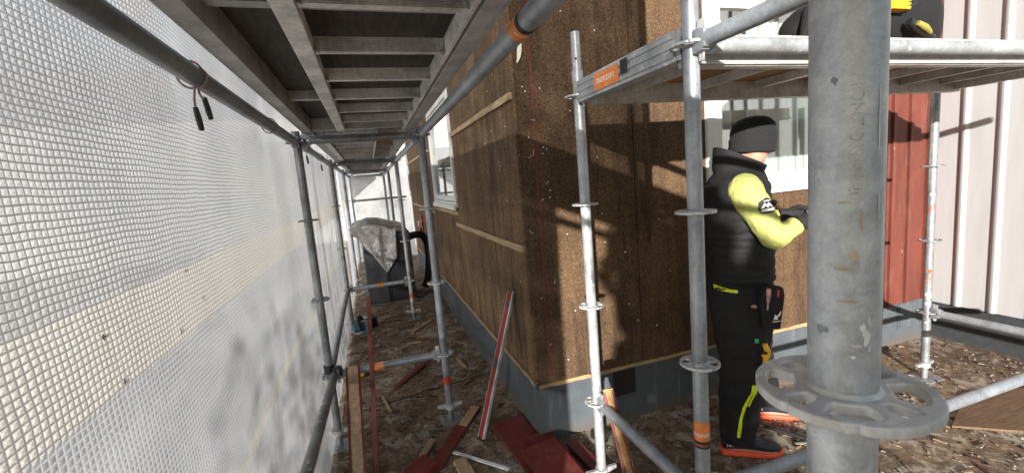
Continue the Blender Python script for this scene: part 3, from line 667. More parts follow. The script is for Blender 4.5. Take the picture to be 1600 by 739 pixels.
# marks on the posts
sticker(P1R, (.36, 2.94, .295), (0, 0, 1), .055, PR, None, 'redorange', (0, -1, 0), black=False)
sticker(P2R, (.35, 5.51, .30), (0, 0, 1), .05, PR, None, 'redorange', (0, -1, 0), black=False)
sticker(PB, (.967, 1.142, .745), (0, 0, 1), .085, PR, 'monzon', 'orange', (-.45, -.9, 0), .026, sub='monzon 200', turn=90, frac=.75)
for z, h, mt, sd in ((.775, .03, 'redorange', 1), (.71, .04, 'redorange', 2), (.61, .055, 'paint_white', 3), (.55, .03, 'paint_white', 4), (1.20, .05, 'redorange', 6), (1.30, .03, 'paint_yellow', 7)):
    vs = blob2(12, h * .5, .016, sd, .4); part('paint_spot', wrap(vs, [tuple(range(12))], (3.573, 1.955, z), (0, 0, 1), (-.75, -.66, 0), PR + .0008), mt, PRR, smooth=0)
def cspot(az, z, rx, ry, mt, sd, jag=.45, n=14):
    vs = blob2(n, rx, ry, sd, jag); c = [(0, 0)] + vs; part('paint_spot', wrap(c, [(0, i + 1, (i + 1) % n + 1) for i in range(n)], (CX, CY, z), (0, 0, 1), (math.cos(az), math.sin(az), 0), PR + .0004), mt, PC, smooth=0)
AZ = math.atan2(-CY, -CX)             # towards the viewer's side of the passage
for da, z, rx, ry, mt, sd in ((.62, 1.50, .0075, .0028, 'paint_white', 1), (.50, 1.507, .003, .0022, 'paint_white', 2), (.36, 1.493, .0011, .0042, 'paint_white', 3), (.26, 1.4835, .0016, .0016, 'paint_white', 4), (.70, 1.512, .0032, .0015, 'paint_white', 11), (.72, 1.49, .003, .001, 'paint_white', 12),
        (.05, 1.552, .0016, .0075, 'paint_yellow', 5), (.24, 1.562, .0030, .0030, 'paint_yellow', 6), (.42, 1.588, .0085, .0012, 'paint_yellow', 7), (.05, 1.527, .0010, .0075, 'paint_yellow', 8), (-.05, 1.602, .001, .004, 'paint_yellow', 9),
        (.05, 1.43, .0045, .0022, 'paint_white', 10), (-.62, 1.502, .0035, .0045, 'galv_dark', 13), (-.3, 1.69, .003, .002, 'galv_dark', 14), (-.55, 1.425, .004, .0016, 'galv_dark', 15), (.5, 1.43, .0025, .004, 'galv_dark', 16), (.88, 1.66, .02, .001, 'paint_white', 17), (.92, 1.60, .012, .0008, 'paint_white', 18)): cspot(AZ + da, z, rx, ry, mt, sd)
tv, tf = text_polys('MONZON  5420', .0125)
part('stamped_lettering', wrap(tv, tf, (CX, CY, 1.648), (0, 0, 1), (math.cos(AZ + .23), math.sin(AZ + .23), 0), PR + .00025, 180), simple('stamped_metal', (.47, .49, .51), .4, .3, 120, .5), PC, smooth=0)
# ledgers and transoms
L1 = ledger((-.375, -1.3, 1.953), (-.375, 2.945, 1.953), 'dark scaffold tube along the top of the white sheeting', 'galv_dark', (0, 1))
L2 = ledger((.36, -1.1, 1.965), (.36, 2.94, 1.965), 'scaffold tube with orange sticker crossing the brown wall overhead', 'galv', (0, 1))
sticker(L2, (.36, .945, 1.965), (0, 1, 0), .062, PR, 'monzon', 'orange', (.35, 0, -1), .02, turn=90, frac=.9)
ledger((-.38, 2.945, 1.965), (-.38, 5.51, 1.965), 'scaffold tube above the sheeting in the second bay', 'galv')
ledger((.36, 2.94, 1.965), (.35, 5.51, 1.965), 'scaffold tube beside the side window top in the second bay', 'galv_pale')
ledger((-.38, 5.51, 1.965), (-.38, 8.08, 1.965), 'scaffold tube above the sheeting in the third bay', 'galv', n=14)
ledger((.35, 5.51, 1.965), (.36, 8.08, 1.965), 'scaffold tube overhead on the wall side in the third bay', 'galv', n=14)
ledger((-.38, 8.08, 1.965), (-.38, 10.62, 1.965), 'scaffold tube above the sheeting in the last bay', 'galv', n=14)
ledger((.36, 8.08, 1.965), (.36, 10.62, 1.965), 'scaffold tube overhead on the wall side in the last bay', 'galv_dark', n=14)
for y, yy, lb in ((2.945, 2.94, 'nearest cross tube carrying the passage decks overhead'), (5.51, 5.51, 'second cross tube carrying the passage decks overhead'), (8.08, 8.08, 'third cross tube carrying the passage decks overhead'), (10.62, 10.62, 'cross tube at top of the far end sheet')):
    ledger((-.375, y, 1.965), (.36, yy, 1.965), lb, 'galv_dark', n=18)
ledger((-.38, 10.62, 1.42), (.82, 10.62, 1.42), 'cross tube halfway up the far end sheet', 'galv_dark', (1, 0), n=16)
t = ledger((-.375, 2.945, .487), (.36, 2.94, .487), 'low cross tube with orange sticker between the two nearest passage posts', 'galv')
sticker(t, (-.075, 2.943, .487), (1, 0, 0), .065, PR, None, 'orange', (0, -1, .2), black=False, frac=.7); part('worn_label', wrap([(-.03, -.012), (.03, -.012), (.034, .01), (-.028, .012)], [(0, 1, 2, 3)], (-.055, 2.943, .487), (1, 0, 0), (0, -.7, .7), PR + .0016), 'ink_white', t, smooth=0)
t = ledger((-.38, 5.51, .487), (.35, 5.51, .487), 'low cross tube with orange sticker before the dark grey casing', 'galv')
sticker(t, (0., 5.51, .487), (1, 0, 0), .07, PR, None, 'orange', (0, -1, .2), black=False)
ledger((-.375, 2.945, .487), (-.38, 5.51, .487), 'low scaffold tube along the sheeting in the second bay', 'galv')
ledger((-.345, 1.25, .662), (-.345, 2.93, .497), 'paint spotted tube sloping along the sheeting to the nearest post', galv('spotted_steel', (.24, .25, .25), .585), (0, 0), group='horizontal scaffold tubes')
cp = thing('scaffold_coupler', 'black clamp coupler on the nearest dark post at the sheeting', 'coupler', (-.35, 2.94, .49))
m = MB(); m.tube((-.375, 2.945, .505), (-.375, 2.945, .56), .033, 20); part('clamp_ring', m, 'black_plastic', cp); m = MB(); m.cbox((-.325, 2.91, .52), (.055, .04, .06)); part('clamp_jaw', m, 'black_plastic', cp, bevel=.006); m = MB(); m.tube((-.32, 2.89, .45), (-.32, 2.89, .54), .008, 10); part('bolt', m, 'galv_dark', cp)
# gable scaffold
L_out = ledger((.967, 1.142, 1.99), (3.9, 1.142, 1.99), 'pale outer tube along the front of the raised platform', 'galv_pale', (1, 0), n=40)
ledger((.967, -1.4, 1.987), (.967, 1.142, 1.987), 'thick tube running from post to upper right corner above worker', 'galv', (0, 1), n=40)
ledger((.967, 1.142, .520), (3.9, 1.142, .520), 'low tube passing behind the close up post at knee height', 'galv', (1, 0), n=32)
ledger((.967, 1.142, .487), (.973, 1.90, .487), 'short low tube joining the spigot topped post beside the plinth', 'galv', n=28)
t = ledger((3.573, -.7, .487), (3.573, 1.955, .487), 'low tube with orange sticker along the white cladding', 'galv', (0, 1))
sticker(t, (3.573, 1.30, .487), (0, 1, 0), .10, PR, 'monzon', 'orange', (-1, 0, .3), .02, turn=90)
# ridged transom of the platform
tr = thing('ridged_transom', 'ridged aluminium transom with orange sticker under the platform edge', 'scaffold transom', (.97, 1.142, 1.987))
pr = [(-.026, 1.952), (.026, 1.952), (.026, 2.045)]
zz = 2.045
pr += [(-.026, 2.045)]
for i in range(3): z = 2.04 - i * .028; pr += [(-.026, z), (-.0305, z - .004), (-.0305, z - .017), (-.026, z - .021)]
m = MB(); m.prism([(.970 + a, b) for a, b in pr], 1, 1.19, 1.852); part('beam', m, 'galv_pale', tr, smooth=0)
wedge_head(tr, (.967, 1.142, 1.987), (0, 1, 0)); wedge_head(tr, (.973, 1.90, 1.987), (0, -1, 0))
s = part('sticker', MB().box((.9375, 1.50, 1.966), (.9388, 1.685, 2.032)), 'orange', tr, smooth=0)
tv, tf = text_polys('monzon', .043); part('lettering', MB().add([(.9370, 1.598 - x, 2.003 + y) for x, y in tv], tf), 'ink_white', s, smooth=0)
part('dark_label', MB().box((.9372, 1.44, 1.985), (.9386, 1.485, 2.036)), 'ink', s, smooth=0)

# ------------------------------------------------------------------ decks
def deck(x0, x1, y0, y1, zb, label, ladder, plymat, left_bars, along=1, rungs=True, smat='alu'):
    """frame deck with plywood and a ladder folded under the hatch; along=1 runs in Y"""
    t = thing('scaffold_deck', label, 'scaffold deck', (x0, y0, zb), 0, 'scaffold decks overhead')
    def B(mb, a0, a1, b0, b1, z0, z1):      # a across, b along
        mb.box((a0, b0, z0), (a1, b1, z1)) if along == 1 else mb.box((b0, a0, z0), (b1, a1, z1))
    m = MB(); B(m, x0 + .01, x1 - .01, y0, y1, zb + .082, zb + .094); part('plywood', m, plymat, t, smooth=0)
    for a, b in ((x0, x0 + .042), (x1 - .046, x1)):
        m = MB(); B(m, a, b, y0, y1, zb, zb + .10); sgn = 1 if a == x0 else -1
        B(m, (a - .012 if sgn > 0 else b + .0005), (a - .0005 if sgn > 0 else b + .012), y0, y1, zb + .004, zb + .030)
        part('side_rail', m, smat, t, smooth=0, bevel=.002)
    for y in left_bars:
        m = MB(); B(m, x0 + .043, x1 - .047, y, y + .035, zb + .045, zb + .0815); part('crossbar', m, smat, t, smooth=0)
    m = MB(); B(m, x0 + .0425, x1 - .0465, y1 - .05, y1 - .006, zb + .012, zb + .0812); part('crossbar', m, smat, t, smooth=0)
    if ladder:
        la, lb = ladder; lad = None; m = MB(); B(m, la, la + .045, y0 + .02, y1 - .06, zb - .004, zb + .040)
        B(m, lb - .012, lb, y0 + .02, y1 - .06, zb - .002, zb + .044)
        lad = part('ladder', m, 'alu_pale' if along == 1 else smat, t, smooth=0, bevel=.002)
        y = y0 + .025
        while y < y1 - .08:
            m = MB(); z0, z1 = zb + .004, zb + .041; q = [(y + .025, z0), (y + .025, z1)]
            k = 7
            for i in range(k): z = z1 - (z1 - z0) * i / k; dz = (z1 - z0) / k; q += [(y, z), (y, z - dz * .6), (y + .003, z - dz * .65), (y + .003, z - dz * .95)]
            q += [(y, z0)]
            if along == 1: m.prism(q, 0, la + .046, lb - .013)
            part('rung', m, 'alu_pale', lad, smooth=0)
            for wx in ((lb - .020, lb - .013), (la + .047, la + .056)): m = MB(); m.tube((wx[0], y + .005, z0 - .002), (wx[1], y + .012, z0 + .030), .009, 8); part('weld', m, 'zinc', lad)
            y += .312
    return t
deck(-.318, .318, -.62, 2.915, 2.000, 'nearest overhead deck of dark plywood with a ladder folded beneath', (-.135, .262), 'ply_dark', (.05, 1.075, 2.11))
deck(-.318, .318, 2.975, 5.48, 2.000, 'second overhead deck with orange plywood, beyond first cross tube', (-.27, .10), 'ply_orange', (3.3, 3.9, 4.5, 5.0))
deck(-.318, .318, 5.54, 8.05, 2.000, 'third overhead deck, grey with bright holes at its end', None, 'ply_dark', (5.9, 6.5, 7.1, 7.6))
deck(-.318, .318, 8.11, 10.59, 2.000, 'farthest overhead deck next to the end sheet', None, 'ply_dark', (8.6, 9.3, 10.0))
deck(1.195, 1.865, 1.02, 3.55, 1.940, 'raised platform deck above worker beside the gable window', None, 'ply_orange', [1.2 + .36 * i for i in range(7)], along=0, smat='alu')
m = MB()
# ------------------------------------------------------------------ sheeting
def sheet(name, fn, nu, nv, mat, label, cat, group=None):
    vs = [fn(i / nu, j / nv) for j in range(nv + 1) for i in range(nu + 1)]
    mb = MB().add(vs, [(j * (nu + 1) + i, j * (nu + 1) + i + 1, (j + 1) * (nu + 1) + i + 1, (j + 1) * (nu + 1) + i) for j in range(nv) for i in range(nu)])
    return solo(name, mb, mat, label, cat, group, smooth=180, origin=(0, 0, 0))
def nz(*a): return noise.noise(Vector(a))
def side_sheet(y0, y1, z0, z1, seed):
    def f(u, v):
        y = y0 + (y1 - y0) * u; z = z0 + (z1 - z0) * v; sag = math.sin(math.pi * min(1, max(0, z / 1.95)))
        far = min(1, max(0, (y - 2.9) / 1.5))
        x = -.428 + .012 * nz(y * 1.1, z * 1.3, seed) + .007 * nz(y * 3.1, z * 1.2, seed + 3)
        x += far * (.020 * nz(y * 5.5, z * .5, seed + 7) + .010 * nz(y * 13, z * .8, seed + 9)) + .008 * sag * math.sin(y * 2.4)
        x += .03 * max(0, .5 - z) ** 2 * 4 * .6
        for yt in (1.29, 2.25, 3.3, 4.4): x += .006 * math.exp(-((y - yt) / .12) ** 2) * max(0, (z - 1.4) / .5)
        return (min(x, -.402 + (.03 if z < .4 else 0)), y, z)
    return f
S1 = sheet('sheeting', side_sheet(-.17, 7.2, .012, 2.32, 1), 300, 70, 'tarp', 'long translucent white gridded sheeting along the left of the passage', 'sheeting', 'translucent scaffold sheets')
sf = side_sheet(-.17, 7.2, .012, 2.32, 1)
for k, (hy, hz, hr) in enumerate(((.835, 1.447, .006), (1.10, 1.372, .006), (1.19, 1.49, .005), (1.26, 1.41, .005), (.86, 1.362, .005))):
    hx0 = sf((hy + .17) / 7.37, (hz - .012) / 2.308)[0]; pts = blob2(9, hr * .8, hr, 70 + k, .5)
    h_ = part('torn_hole', MB().add([(hx0 + .0015, hy + a, hz + b) for a, b in pts], [tuple(range(9))]), 'film', S1, smooth=0)
    q = blob2(7, hr * .6, hr * .7, 90 + k, .5); part('frayed_edge', MB().add([(hx0 + .003 + .002 * (i % 2), hy + hr * 1.0 + a, hz + b) for i, (a, b) in enumerate(q)], [tuple(range(7))]), 'ink_white', h_, smooth=0)
def far_sheet(u, v):
    y = 7.28 + 3.3 * u; z = .012 + 2.3 * v; return (-.425 + .025 * nz(y * 4, z * .7, 20) + .012 * nz(y * 9, z, 5), y, z)
sheet('sheeting', far_sheet, 90, 40, 'tarp', 'rippled white sheeting at the far left, past the gap', 'sheeting', 'translucent scaffold sheets')
def end_sheet(u, v):
    x = -.42 + 2.1 * u; z = .012 + 2.5 * v; return (x, 10.72 + .05 * nz(x * 2.5, z * 2.0, 9) + .02 * nz(x * 8, z * 3, 4), z)
sheet('sheeting', end_sheet, 60, 60, 'tarp_end', 'white sheet closing the far end of the passage', 'sheeting', 'translucent scaffold sheets')
def flap(u, v):
    y = 10.45; x = -.36 + .55 * u; z = 1.98 - (.10 + .42 * (1 - u)) * v; return (x, y - .06 * math.sin(v * 3) + .03 * nz(x * 9, z * 7, 3), z)
sheet('loose_flap', flap, 24, 20, 'tarp_end', 'loose plastic flap drooping at top of the far end sheet', 'plastic flap')
sheet('sheeting', lambda u, v: (-.428 + .012 * nz(u * 9, v * 2, 40), -1.3 + 12.0 * u, 2.34 + 1.9 * v), 80, 16, 'tarp_up', 'upper translucent sheeting above the passage deck', 'sheeting', 'translucent scaffold sheets')
# ties with black toggles
def tie(y, z, lb, n=2, s=1.0):
    t = thing('sheet_tie', lb, 'tie', (-.38, y, z), 0, 'black toggle ties on the sheeting tube')
    m = MB(); m.path([(-.352, y, z + .012), (-.346, y + .003, z), (-.358, y + .004, z - .022), (-.385, y, z - .03), (-.405, y, z - .015), (-.408, y, z + .01), (-.39, y - .004, z + .032), (-.365, y - .004, z + .029), (-.352, y, z + .012)], .0028, 8); part('cord_loop', m, 'rope', t)
    for k, (dy, dz, L) in enumerate(((-.03, -.055, .05), (.035, -.02, .048))[:n]):
        a = Vector((-.372, y + dy * .35, z - .03)); b = Vector((-.372 + .004 * k, y + dy, z - .03 + dz * s)); m = MB(); m.path([a, a.lerp(b, .5) + Vector((0, -.008, -.006)), b], .0026, 8); part('cord', m, 'rope', t)
        m = MB(); e = b + Vector((.002, .018 if k else .012, -L)); m.path([b + (b - e).normalized() * .004, b.lerp(e, .3), b.lerp(e, .7), e], [.0055, .0068, .0068, .0055], 12); part('toggle', m, 'black_plastic', t)
    return t
tie(1.30, 1.953, 'pink cord tie with two black toggles hanging from the sheeting tube'); tie(2.20, 1.953, 'cord tie without hanging toggles nearer the first dark post', 0)
tie(3.35, 1.965, 'black toggle tie just past the first dark post', 1, .6); tie(4.3, 1.965, 'last dark toggle tie in the second bay', 1, .8)

# ------------------------------------------------------------------ casing with foil
cs = thing('machine_casing', 'dark grey casing under crumpled foil at the end of the passage', 'machine casing', (.14, 6.75, 0))
m = MB(); m.cbox((.15, 6.80, .53), (.66, .80, .98)); part('casing', m, 'box_grey', cs, bevel=.025); m = MB(); m.cbox((.15, 6.80, .02), (.70, .82, .04)); part('foot_plinth', m, 'plinth', cs, smooth=0, bevel=.004)
m = MB(); m.cbox((.36, 6.394, .98), (.2, .012, .06)); part('handle_strip', m, 'plinth', cs, smooth=0, bevel=.003)
def blanket(u, v):
    # u across, v from back over the top and down the front
    x = -.30 + (.74 * u); L = v * 1.35
    edge = .10 + .42 * max(0, 1 - abs(u - .55) / .5) if u < .8 else .05
    top = 1.05 + .15 * math.exp(-((u - .35) / .5) ** 2)
    if L < .85: y, z = 7.2 - L, top + .03 * math.sin(L * 5)
    else: q = (L - .85) / .5; y, z = 6.35 - .035 * math.sin(q * 2.5), top - q * edge * 1.35
    return (x + .015 * nz(x * 6, L * 6, 1), y + .018 * nz(x * 9, L * 8, 2), z + .02 * nz(x * 8, L * 7, 5) - .0)
sheet('foil_blanket', blanket, 40, 50, 'foil', 'crumpled silver foil blanket draped over the dark grey casing', 'foil blanket')
m = MB(); m.path([(.47, 6.9, .87), (.58, 6.9, .90), (.70, 6.92, .88), (.765, 6.95, .74), (.765, 6.95, .45), (.72, 6.95, .2), (.66, 6.95, .06)], .055, 18); solo('flexible_duct', m, 'black_plastic', 'thick black pipe bending down from casing beside the wall', 'pipe')

# ------------------------------------------------------------------ loose timber and tools on the ground
def plank(name, p0, p1, w, th, face, mat, label, cat, group=None, edge=None, jag=0, seed=0):
    """board from p0 to p1; face = direction its wide side looks to"""
    p0, p1 = Vector(p0), Vector(p1); d = (p1 - p0); L = d.length; d.normalize(); f = Vector(face); f = (f - d * f.dot(d)).normalized(); s = d.cross(f); rnd = random.Random(seed)
    def bar(w0, w1, t0, t1, jg):
        n = 14; rs = []
        for i in range(n + 1):
            q = p0 + d * (L * i / n); j = rnd.uniform(-jg, jg); rs.append([q + s * (w0 + j) + f * t0, q + s * (w1 - j * .6) + f * t0, q + s * (w1 - j * .6) + f * t1, q + s * (w0 + j) + f * t1])
        rs[0] = [v + d * rnd.uniform(-jg, jg) * 3 for v in rs[0]]; rs[-1] = [v + d * rnd.uniform(-jg, jg) * 3 for v in rs[-1]]
        return MB().rings(rs)
    if edge is None:
        mb = bar(-w / 2, w / 2, -th / 2, th / 2, jag); return solo(name, mb, mat, label, cat, group, smooth=0, bevel=.0015)
    t = thing(name, label, cat, p0, 0, group)
    part('board', bar(-w / 2, w / 2, -th / 2, th / 2, jag), mat, t, smooth=0)
    for a, b in ((-w / 2 - .003, -w / 2 + .011), (w / 2 - .011, w / 2 + .003)): part('painted_edge', bar(a, b, -th / 2 - .001, th / 2 + .0018, jag), edge, t, smooth=0)
    return t
plank('leaning_plank', (-.245, 2.40, .012), (-.232, 2.895, .535), .082, .020, (.05, -.75, .6), 'raw', 'split raw plank with red painted edges leaning on the low cross tube', 'plank', None, 'red_board', .0025, 4)
plank('red_lath', (-.150, 2.50, .01), (-.086, 2.99, .95), .028, .010, (-.1, -.9, .4), 'red_lath', 'thin dark red lath leaning upright across the low cross tube', 'lath')
plank('broken_stick', (1.015, 1.60, .006), (1.005, 1.845, .565), .050, .035, (-.4, -.9, .3), 'raw_z', 'split raw stick leaning against spigot topped post foot', 'stick', None, 'red_board', .003, 6)
plank('red_plank', (.10, 2.27, .055), (.553, 2.985, .030), .075, .022, (.1, -.1, 1), 'red_board', 'long dark red plank lying across the debris, raw at its far end', 'plank', 'red boards on the ground', None, .001, 3)
plank('wood_offcut', (.405, 2.745, .0475), (.548, 2.972, .0395), .062, .006, (.1, -.1, 1), 'raw', 'raw split face at far end of the long red plank', 'offcut', 'raw wood offcuts', None, .004, 8)
plank('wood_offcut', (.03, 2.40, .03), (.20, 2.70, .025), .036, .022, (.2, -.3, 1), 'raw', 'narrow raw offcut left of the long red plank', 'offcut', 'raw wood offcuts', None, .003, 9)
plank('wood_offcut', (.345, 2.22, .02), (.318, 2.43, .022), .075, .024, (.1, -.3, 1), 'raw', 'short thick raw offcut at the lower picture edge', 'offcut', 'raw wood offcuts', None, .003, 10)
plank('red_plank', (.02, 2.28, .085), (.155, 2.42, .082), .12, .02, (0, -.2, 1), 'red_board', 'short red board end lying on long red plank', 'plank', 'red boards on the ground', None, .001, 11)
plank('white_strip', (.30, 2.535, .014), (.565, 2.235, .014), .022, .008, (0, 0, 1), 'paint_white', 'narrow white strip lying on the ground by the red plank', 'strip', None, None, .0008, 12)
plank('red_board', (.70, 2.72, .022), (.775, 1.90, .026), .215, .018, (-.02, -.02, 1), 'red_board', 'wide red board under the pile at the house corner', 'plank', 'red boards on the ground', None, .001, 13)
plank('red_board', (.83, 2.44, .046), (.865, 1.72, .046), .150, .018, (-.05, -.05, 1), 'red_board', 'middle red board of the pile at the house corner', 'plank', 'red boards on the ground', None, .001, 14)
plank('red_board', (.772, 2.30, .070), (.80, 1.62, .060), .225, .018, (-.08, -.04, 1), 'red_board', 'topmost red board of the pile at the house corner', 'plank', 'red boards on the ground', None, .001, 15)
plank('red_board', (.99, 2.30, .022), (1.06, 1.62, .022), .08, .016, (0, 0, 1), 'red_board', 'narrow dark red board right of the pile', 'plank', 'red boards on the ground', None, .002, 16)
plank('red_plank', (.02, 3.60, .02), (.30, 3.98, .02), .045, .014, (0, 0, 1), 'red_board', 'dark red lath lying behind the low cross tube', 'plank', 'red boards on the ground', None, .001, 17)
plank('wood_offcut', (.28, 4.95, .014), (.54, 5.30, .014), .03, .014, (0, 0, 1), 'raw', 'raw lath lying right of the second post foot', 'offcut', 'raw wood offcuts', None, .002, 18)
plank('wood_offcut', (.20, 4.62, .012), (.34, 4.60, .012), .024, .01, (0, 0, 1), 'raw', 'small raw chip in the middle of the passage', 'offcut', 'raw wood offcuts', None, .002, 19)
plank('wood_offcut', (-.09, 3.50, .012), (-.04, 3.22, .012), .02, .01, (0, 0, 1), 'raw', 'small raw splint just beyond the low cross tube', 'offcut', 'raw wood offcuts', None, .002, 20)
plank('wood_offcut', (.60, 3.95, .012), (.63, 3.72, .012), .03, .01, (0, 0, 1), 'raw', 'small raw splint near the grey plinth', 'offcut', 'raw wood offcuts', None, .002, 21)
# flat sheets on the ground
solo('ground_sheet', MB().add([(3.04, 1.52, .001), (4.40, .55, .001), (4.42, 1.45, .001), (3.52, 1.70, .001), (3.04, 1.52, .014), (4.40, .55, .014), (4.42, 1.45, .014), (3.52, 1.70, .014)], [(3, 2, 1, 0), (4, 5, 6, 7), (0, 1, 5, 4), (1, 2, 6, 5), (2, 3, 7, 6), (3, 0, 4, 7)]), 'sheet_ground', 'brown board lying flat on the ground at the right', 'board', smooth=0)
m = MB()
for i in range(30):
    u0, u1 = i / 30, (i + 1) / 30; a = Vector((-.34, 3.345, .0022)).lerp(Vector((.81, 3.54, .0022)), u0); b = Vector((-.34, 3.345, .0022)).lerp(Vector((.81, 3.54, .0022)), u1); w0, w1 = .008 + .005 * nz(u0 * 14, 0, 2), .008 + .005 * nz(u1 * 14, 0, 2)
    m.add([a - Vector((0, w0, 0)), b - Vector((0, w1, 0)), b + Vector((0, w1, 0)), a + Vector((0, w0, 0))], [(0, 1, 2, 3)])
tag(part('ground_joint', m, 'dark'), 'dark open joint across the passage ground', None, None, 'structure')
# spirit level
lvp0, lvp1 = Vector((.492, 2.600, .004)), Vector((.818, 2.715, .918)); sl = thing('spirit_level', 'red and silver spirit level leaning against the corner of the house', 'spirit level', lvp0)
d = (lvp1 - lvp0).normalized(); f = Vector((-.80, -.5, .2)); f = (f - d * f.dot(d)).normalized(); s = d.cross(f); L = (lvp1 - lvp0).length
def lbar(a0, a1, w0, w1, t0, t1):
    return MB().add([lvp0 + d * a + s * w + f * t for a in (a0, a1) for w, t in ((w0, t0), (w1, t0), (w1, t1), (w0, t1))], [(3, 2, 1, 0), (4, 5, 6, 7), (0, 1, 5, 4), (1, 2, 6, 5), (2, 3, 7, 6), (3, 0, 4, 7)])
part('body', lbar(.012, L - .012, -.020, .016, -.007, .009), 'red_lvl', sl, smooth=0, bevel=.001)
part('edge_rail', lbar(.012, L - .012, .0165, .024, -.010, .011), 'alu', sl, smooth=0); part('edge_rail', lbar(.012, L - .012, -.0225, -.0205, -.010, .011), 'alu', sl, smooth=0)
for a in (.0, L - .0115): part('end_cap', lbar(a, a + .0115, -.026, .025, -.011, .012), 'black_plastic', sl, smooth=0)
part('vial', lbar(L * .48, L * .48 + .05, -.012, .010, .0092, .0105), 'box_grey', sl, smooth=0); part('vial', lbar(L - .12, L - .09, -.014, .012, .0092, .0105), 'box_grey', sl, smooth=0)
# pry bar by the shoes
pb = thing('pry_bar', 'thin steel pry bar with black grip lying beside the shoes', 'pry bar', (2.05, 2.02, .02))
m = MB(); m.path([(2.02, 2.06, .03), (2.06, 2.02, .018), (2.12, 1.95, .018)], .006, 10); part('shaft', m, 'steel', pb); m = MB(); m.path([(2.118, 1.952, .019), (2.2, 1.79, .020), (2.30, 1.58, .020)], [.010, .013, .012], 12); part('grip', m, 'black_plastic', pb)
# circular saw, yellow tape measure, black battery by the sheeting
sw = thing('circular_saw', 'teal and black circular saw lying by the foot of the sheeting', 'power saw', (-.27, 5.2, 0))
m = MB(); m.cbox((-.25, 5.18, .035), (.14, .27, .006), Matrix.Rotation(.5, 3, 'Z')); part('sole_plate', m, 'steel', sw, smooth=0)
m = MB(); m.tube((-.235, 5.22, .085), (-.205, 5.23, .087), .085, 28); part('blade_guard', m, 'galv_dark', sw); m = MB(); m.tube((-.35, 5.17, .10), (-.24, 5.21, .10), .048, 20, .055); part('motor', m, 'blue_plastic', sw)
m = MB(); m.path([(-.28, 5.10, .09), (-.29, 5.16, .19), (-.28, 5.26, .21), (-.26, 5.35, .15), (-.25, 5.36, .08)], [.02, .022, .022, .02, .024], 12); part('handle', m, 'black_plastic', sw)
bt = thing('battery_charger', 'black box with white label behind the circular saw', 'charger', (-.19, 5.52, 0)); m = MB(); m.cbox((-.19, 5.52, .06), (.16, .2, .12), Matrix.Rotation(.3, 3, 'Z')); part('case', m, 'black_plastic', bt, bevel=.02); m = MB(); m.cbox((-.20, 5.50, .122), (.07, .05, .004), Matrix.Rotation(.3, 3, 'Z')); part('paper_label', m, 'ink_white', bt, smooth=0)
tp = thing('tape_measure', 'small yellow and black tape measure on the ground by the sheeting', 'tape measure', (-.27, 4.0, 0)); m = MB(); m.cbox((-.285, 4.02, .032), (.10, .07, .05), Matrix.Rotation(.2, 3, 'Z')); part('case', m, 'yellow', tp, bevel=.015); m = MB(); m.cbox((-.21, 4.03, .025), (.05, .075, .045)); part('grip', m, 'black_plastic', tp, bevel=.01)

# ------------------------------------------------------------------ kit on the platform
DZ = 2.036
bg = thing('tool_bag', 'black tool bag lying on the raised platform behind the close up post', 'tool bag', (2.15, 1.5, DZ))
m = MB(); rs = []
for i, (x, ry, rz, zc) in enumerate(((1.80, .03, .03, .10), (1.86, .10, .09, .12), (1.98, .14, .15, .155), (2.15, .16, .17, .172), (2.35, .16, .165, .168), (2.50, .15, .18, .19), (2.60, .12, .15, .16), (2.66, .06, .08, .12))): rs.append(((x, 1.52, DZ + zc), (0, ry, 0), (0, 0, rz)))
m.ell(rs, 24, 2.4, 4)
for v in m.v:
    v += Vector((0, .012 * nz(v.x * 9, v.y * 9, v.z * 9), .016 * nz(v.x * 7, v.y * 7, v.z * 7 + 4)))
part('bag_body', m, 'trouser', bg)
for a in (((1.86, 1.47, DZ + .20), (1.80, 1.44, DZ + .12), (1.745, 1.42, DZ + .012)), ((1.89, 1.46, DZ + .15), (1.86, 1.43, DZ + .07), (1.845, 1.42, DZ + .008))): m = MB(); m.path(a, [.026, .02, .007], 10); part('strap', m, 'trouser', bg)
ct = thing('cordless_tool', 'yellow cordless tool with black fins standing on the tool bag', 'power tool', (2.155, 1.36, DZ + .18))
m = MB(); m.cbox((2.170, 1.335, DZ + .25), (.11, .05, .19)); part('housing', m, 'yellow', ct, bevel=.012)
m = MB()
for i in range(11): m.cbox((2.227, 1.33, DZ + .175 + i * .014), (.045, .044, .006), Matrix.Rotation(-.25, 3, 'Y'))
part('fins', m, 'black_plastic', ct, smooth=0); m = MB(); m.cbox((2.175, 1.309, DZ + .285), (.05, .006, .055)); part('display', m, 'ink', ct, smooth=0)
m = MB(); m.cbox((2.147, 1.3085, DZ + .16), (.05, .006, .012)); 
th = thing('work_knife', 'black handled work knife with olive grip lying before the tool bag', 'knife', (2.335, 1.34, DZ))
m = MB(); m.path([(2.240, 1.33, DZ + .115), (2.315, 1.33, DZ + .08), (2.385, 1.33, DZ + .045)], [.014, .022, .018], 14); part('handle', m, 'black_plastic', th); m = MB(); m.path([(2.260, 1.310, DZ + .104), (2.300, 1.306, DZ + .085), (2.340, 1.310, DZ + .066)], [.010, .014, .009], 12); part('grip', m, 'olive', th); m = MB(); m.path([(2.385, 1.33, DZ + .045), (2.465, 1.33, DZ + .008)], [.012, .002], 8); part('blade', m, 'galv_dark', th)
pl = thing('pliers', 'red handled pliers propped against the black tool bag', 'pliers', (2.510, 1.42, DZ))
for k, (a, b, c) in enumerate((((2.445, 1.40, DZ + .135), (2.485, 1.40, DZ + .105), (2.520, 1.40, DZ + .085)), ((2.480, 1.41, DZ + .085), (2.500, 1.41, DZ + .10), (2.530, 1.41, DZ + .09)))): m = MB(); m.path([a, b, c], [.011, .013, .010], 10); part('handle', m, 'red_plastic', pl)
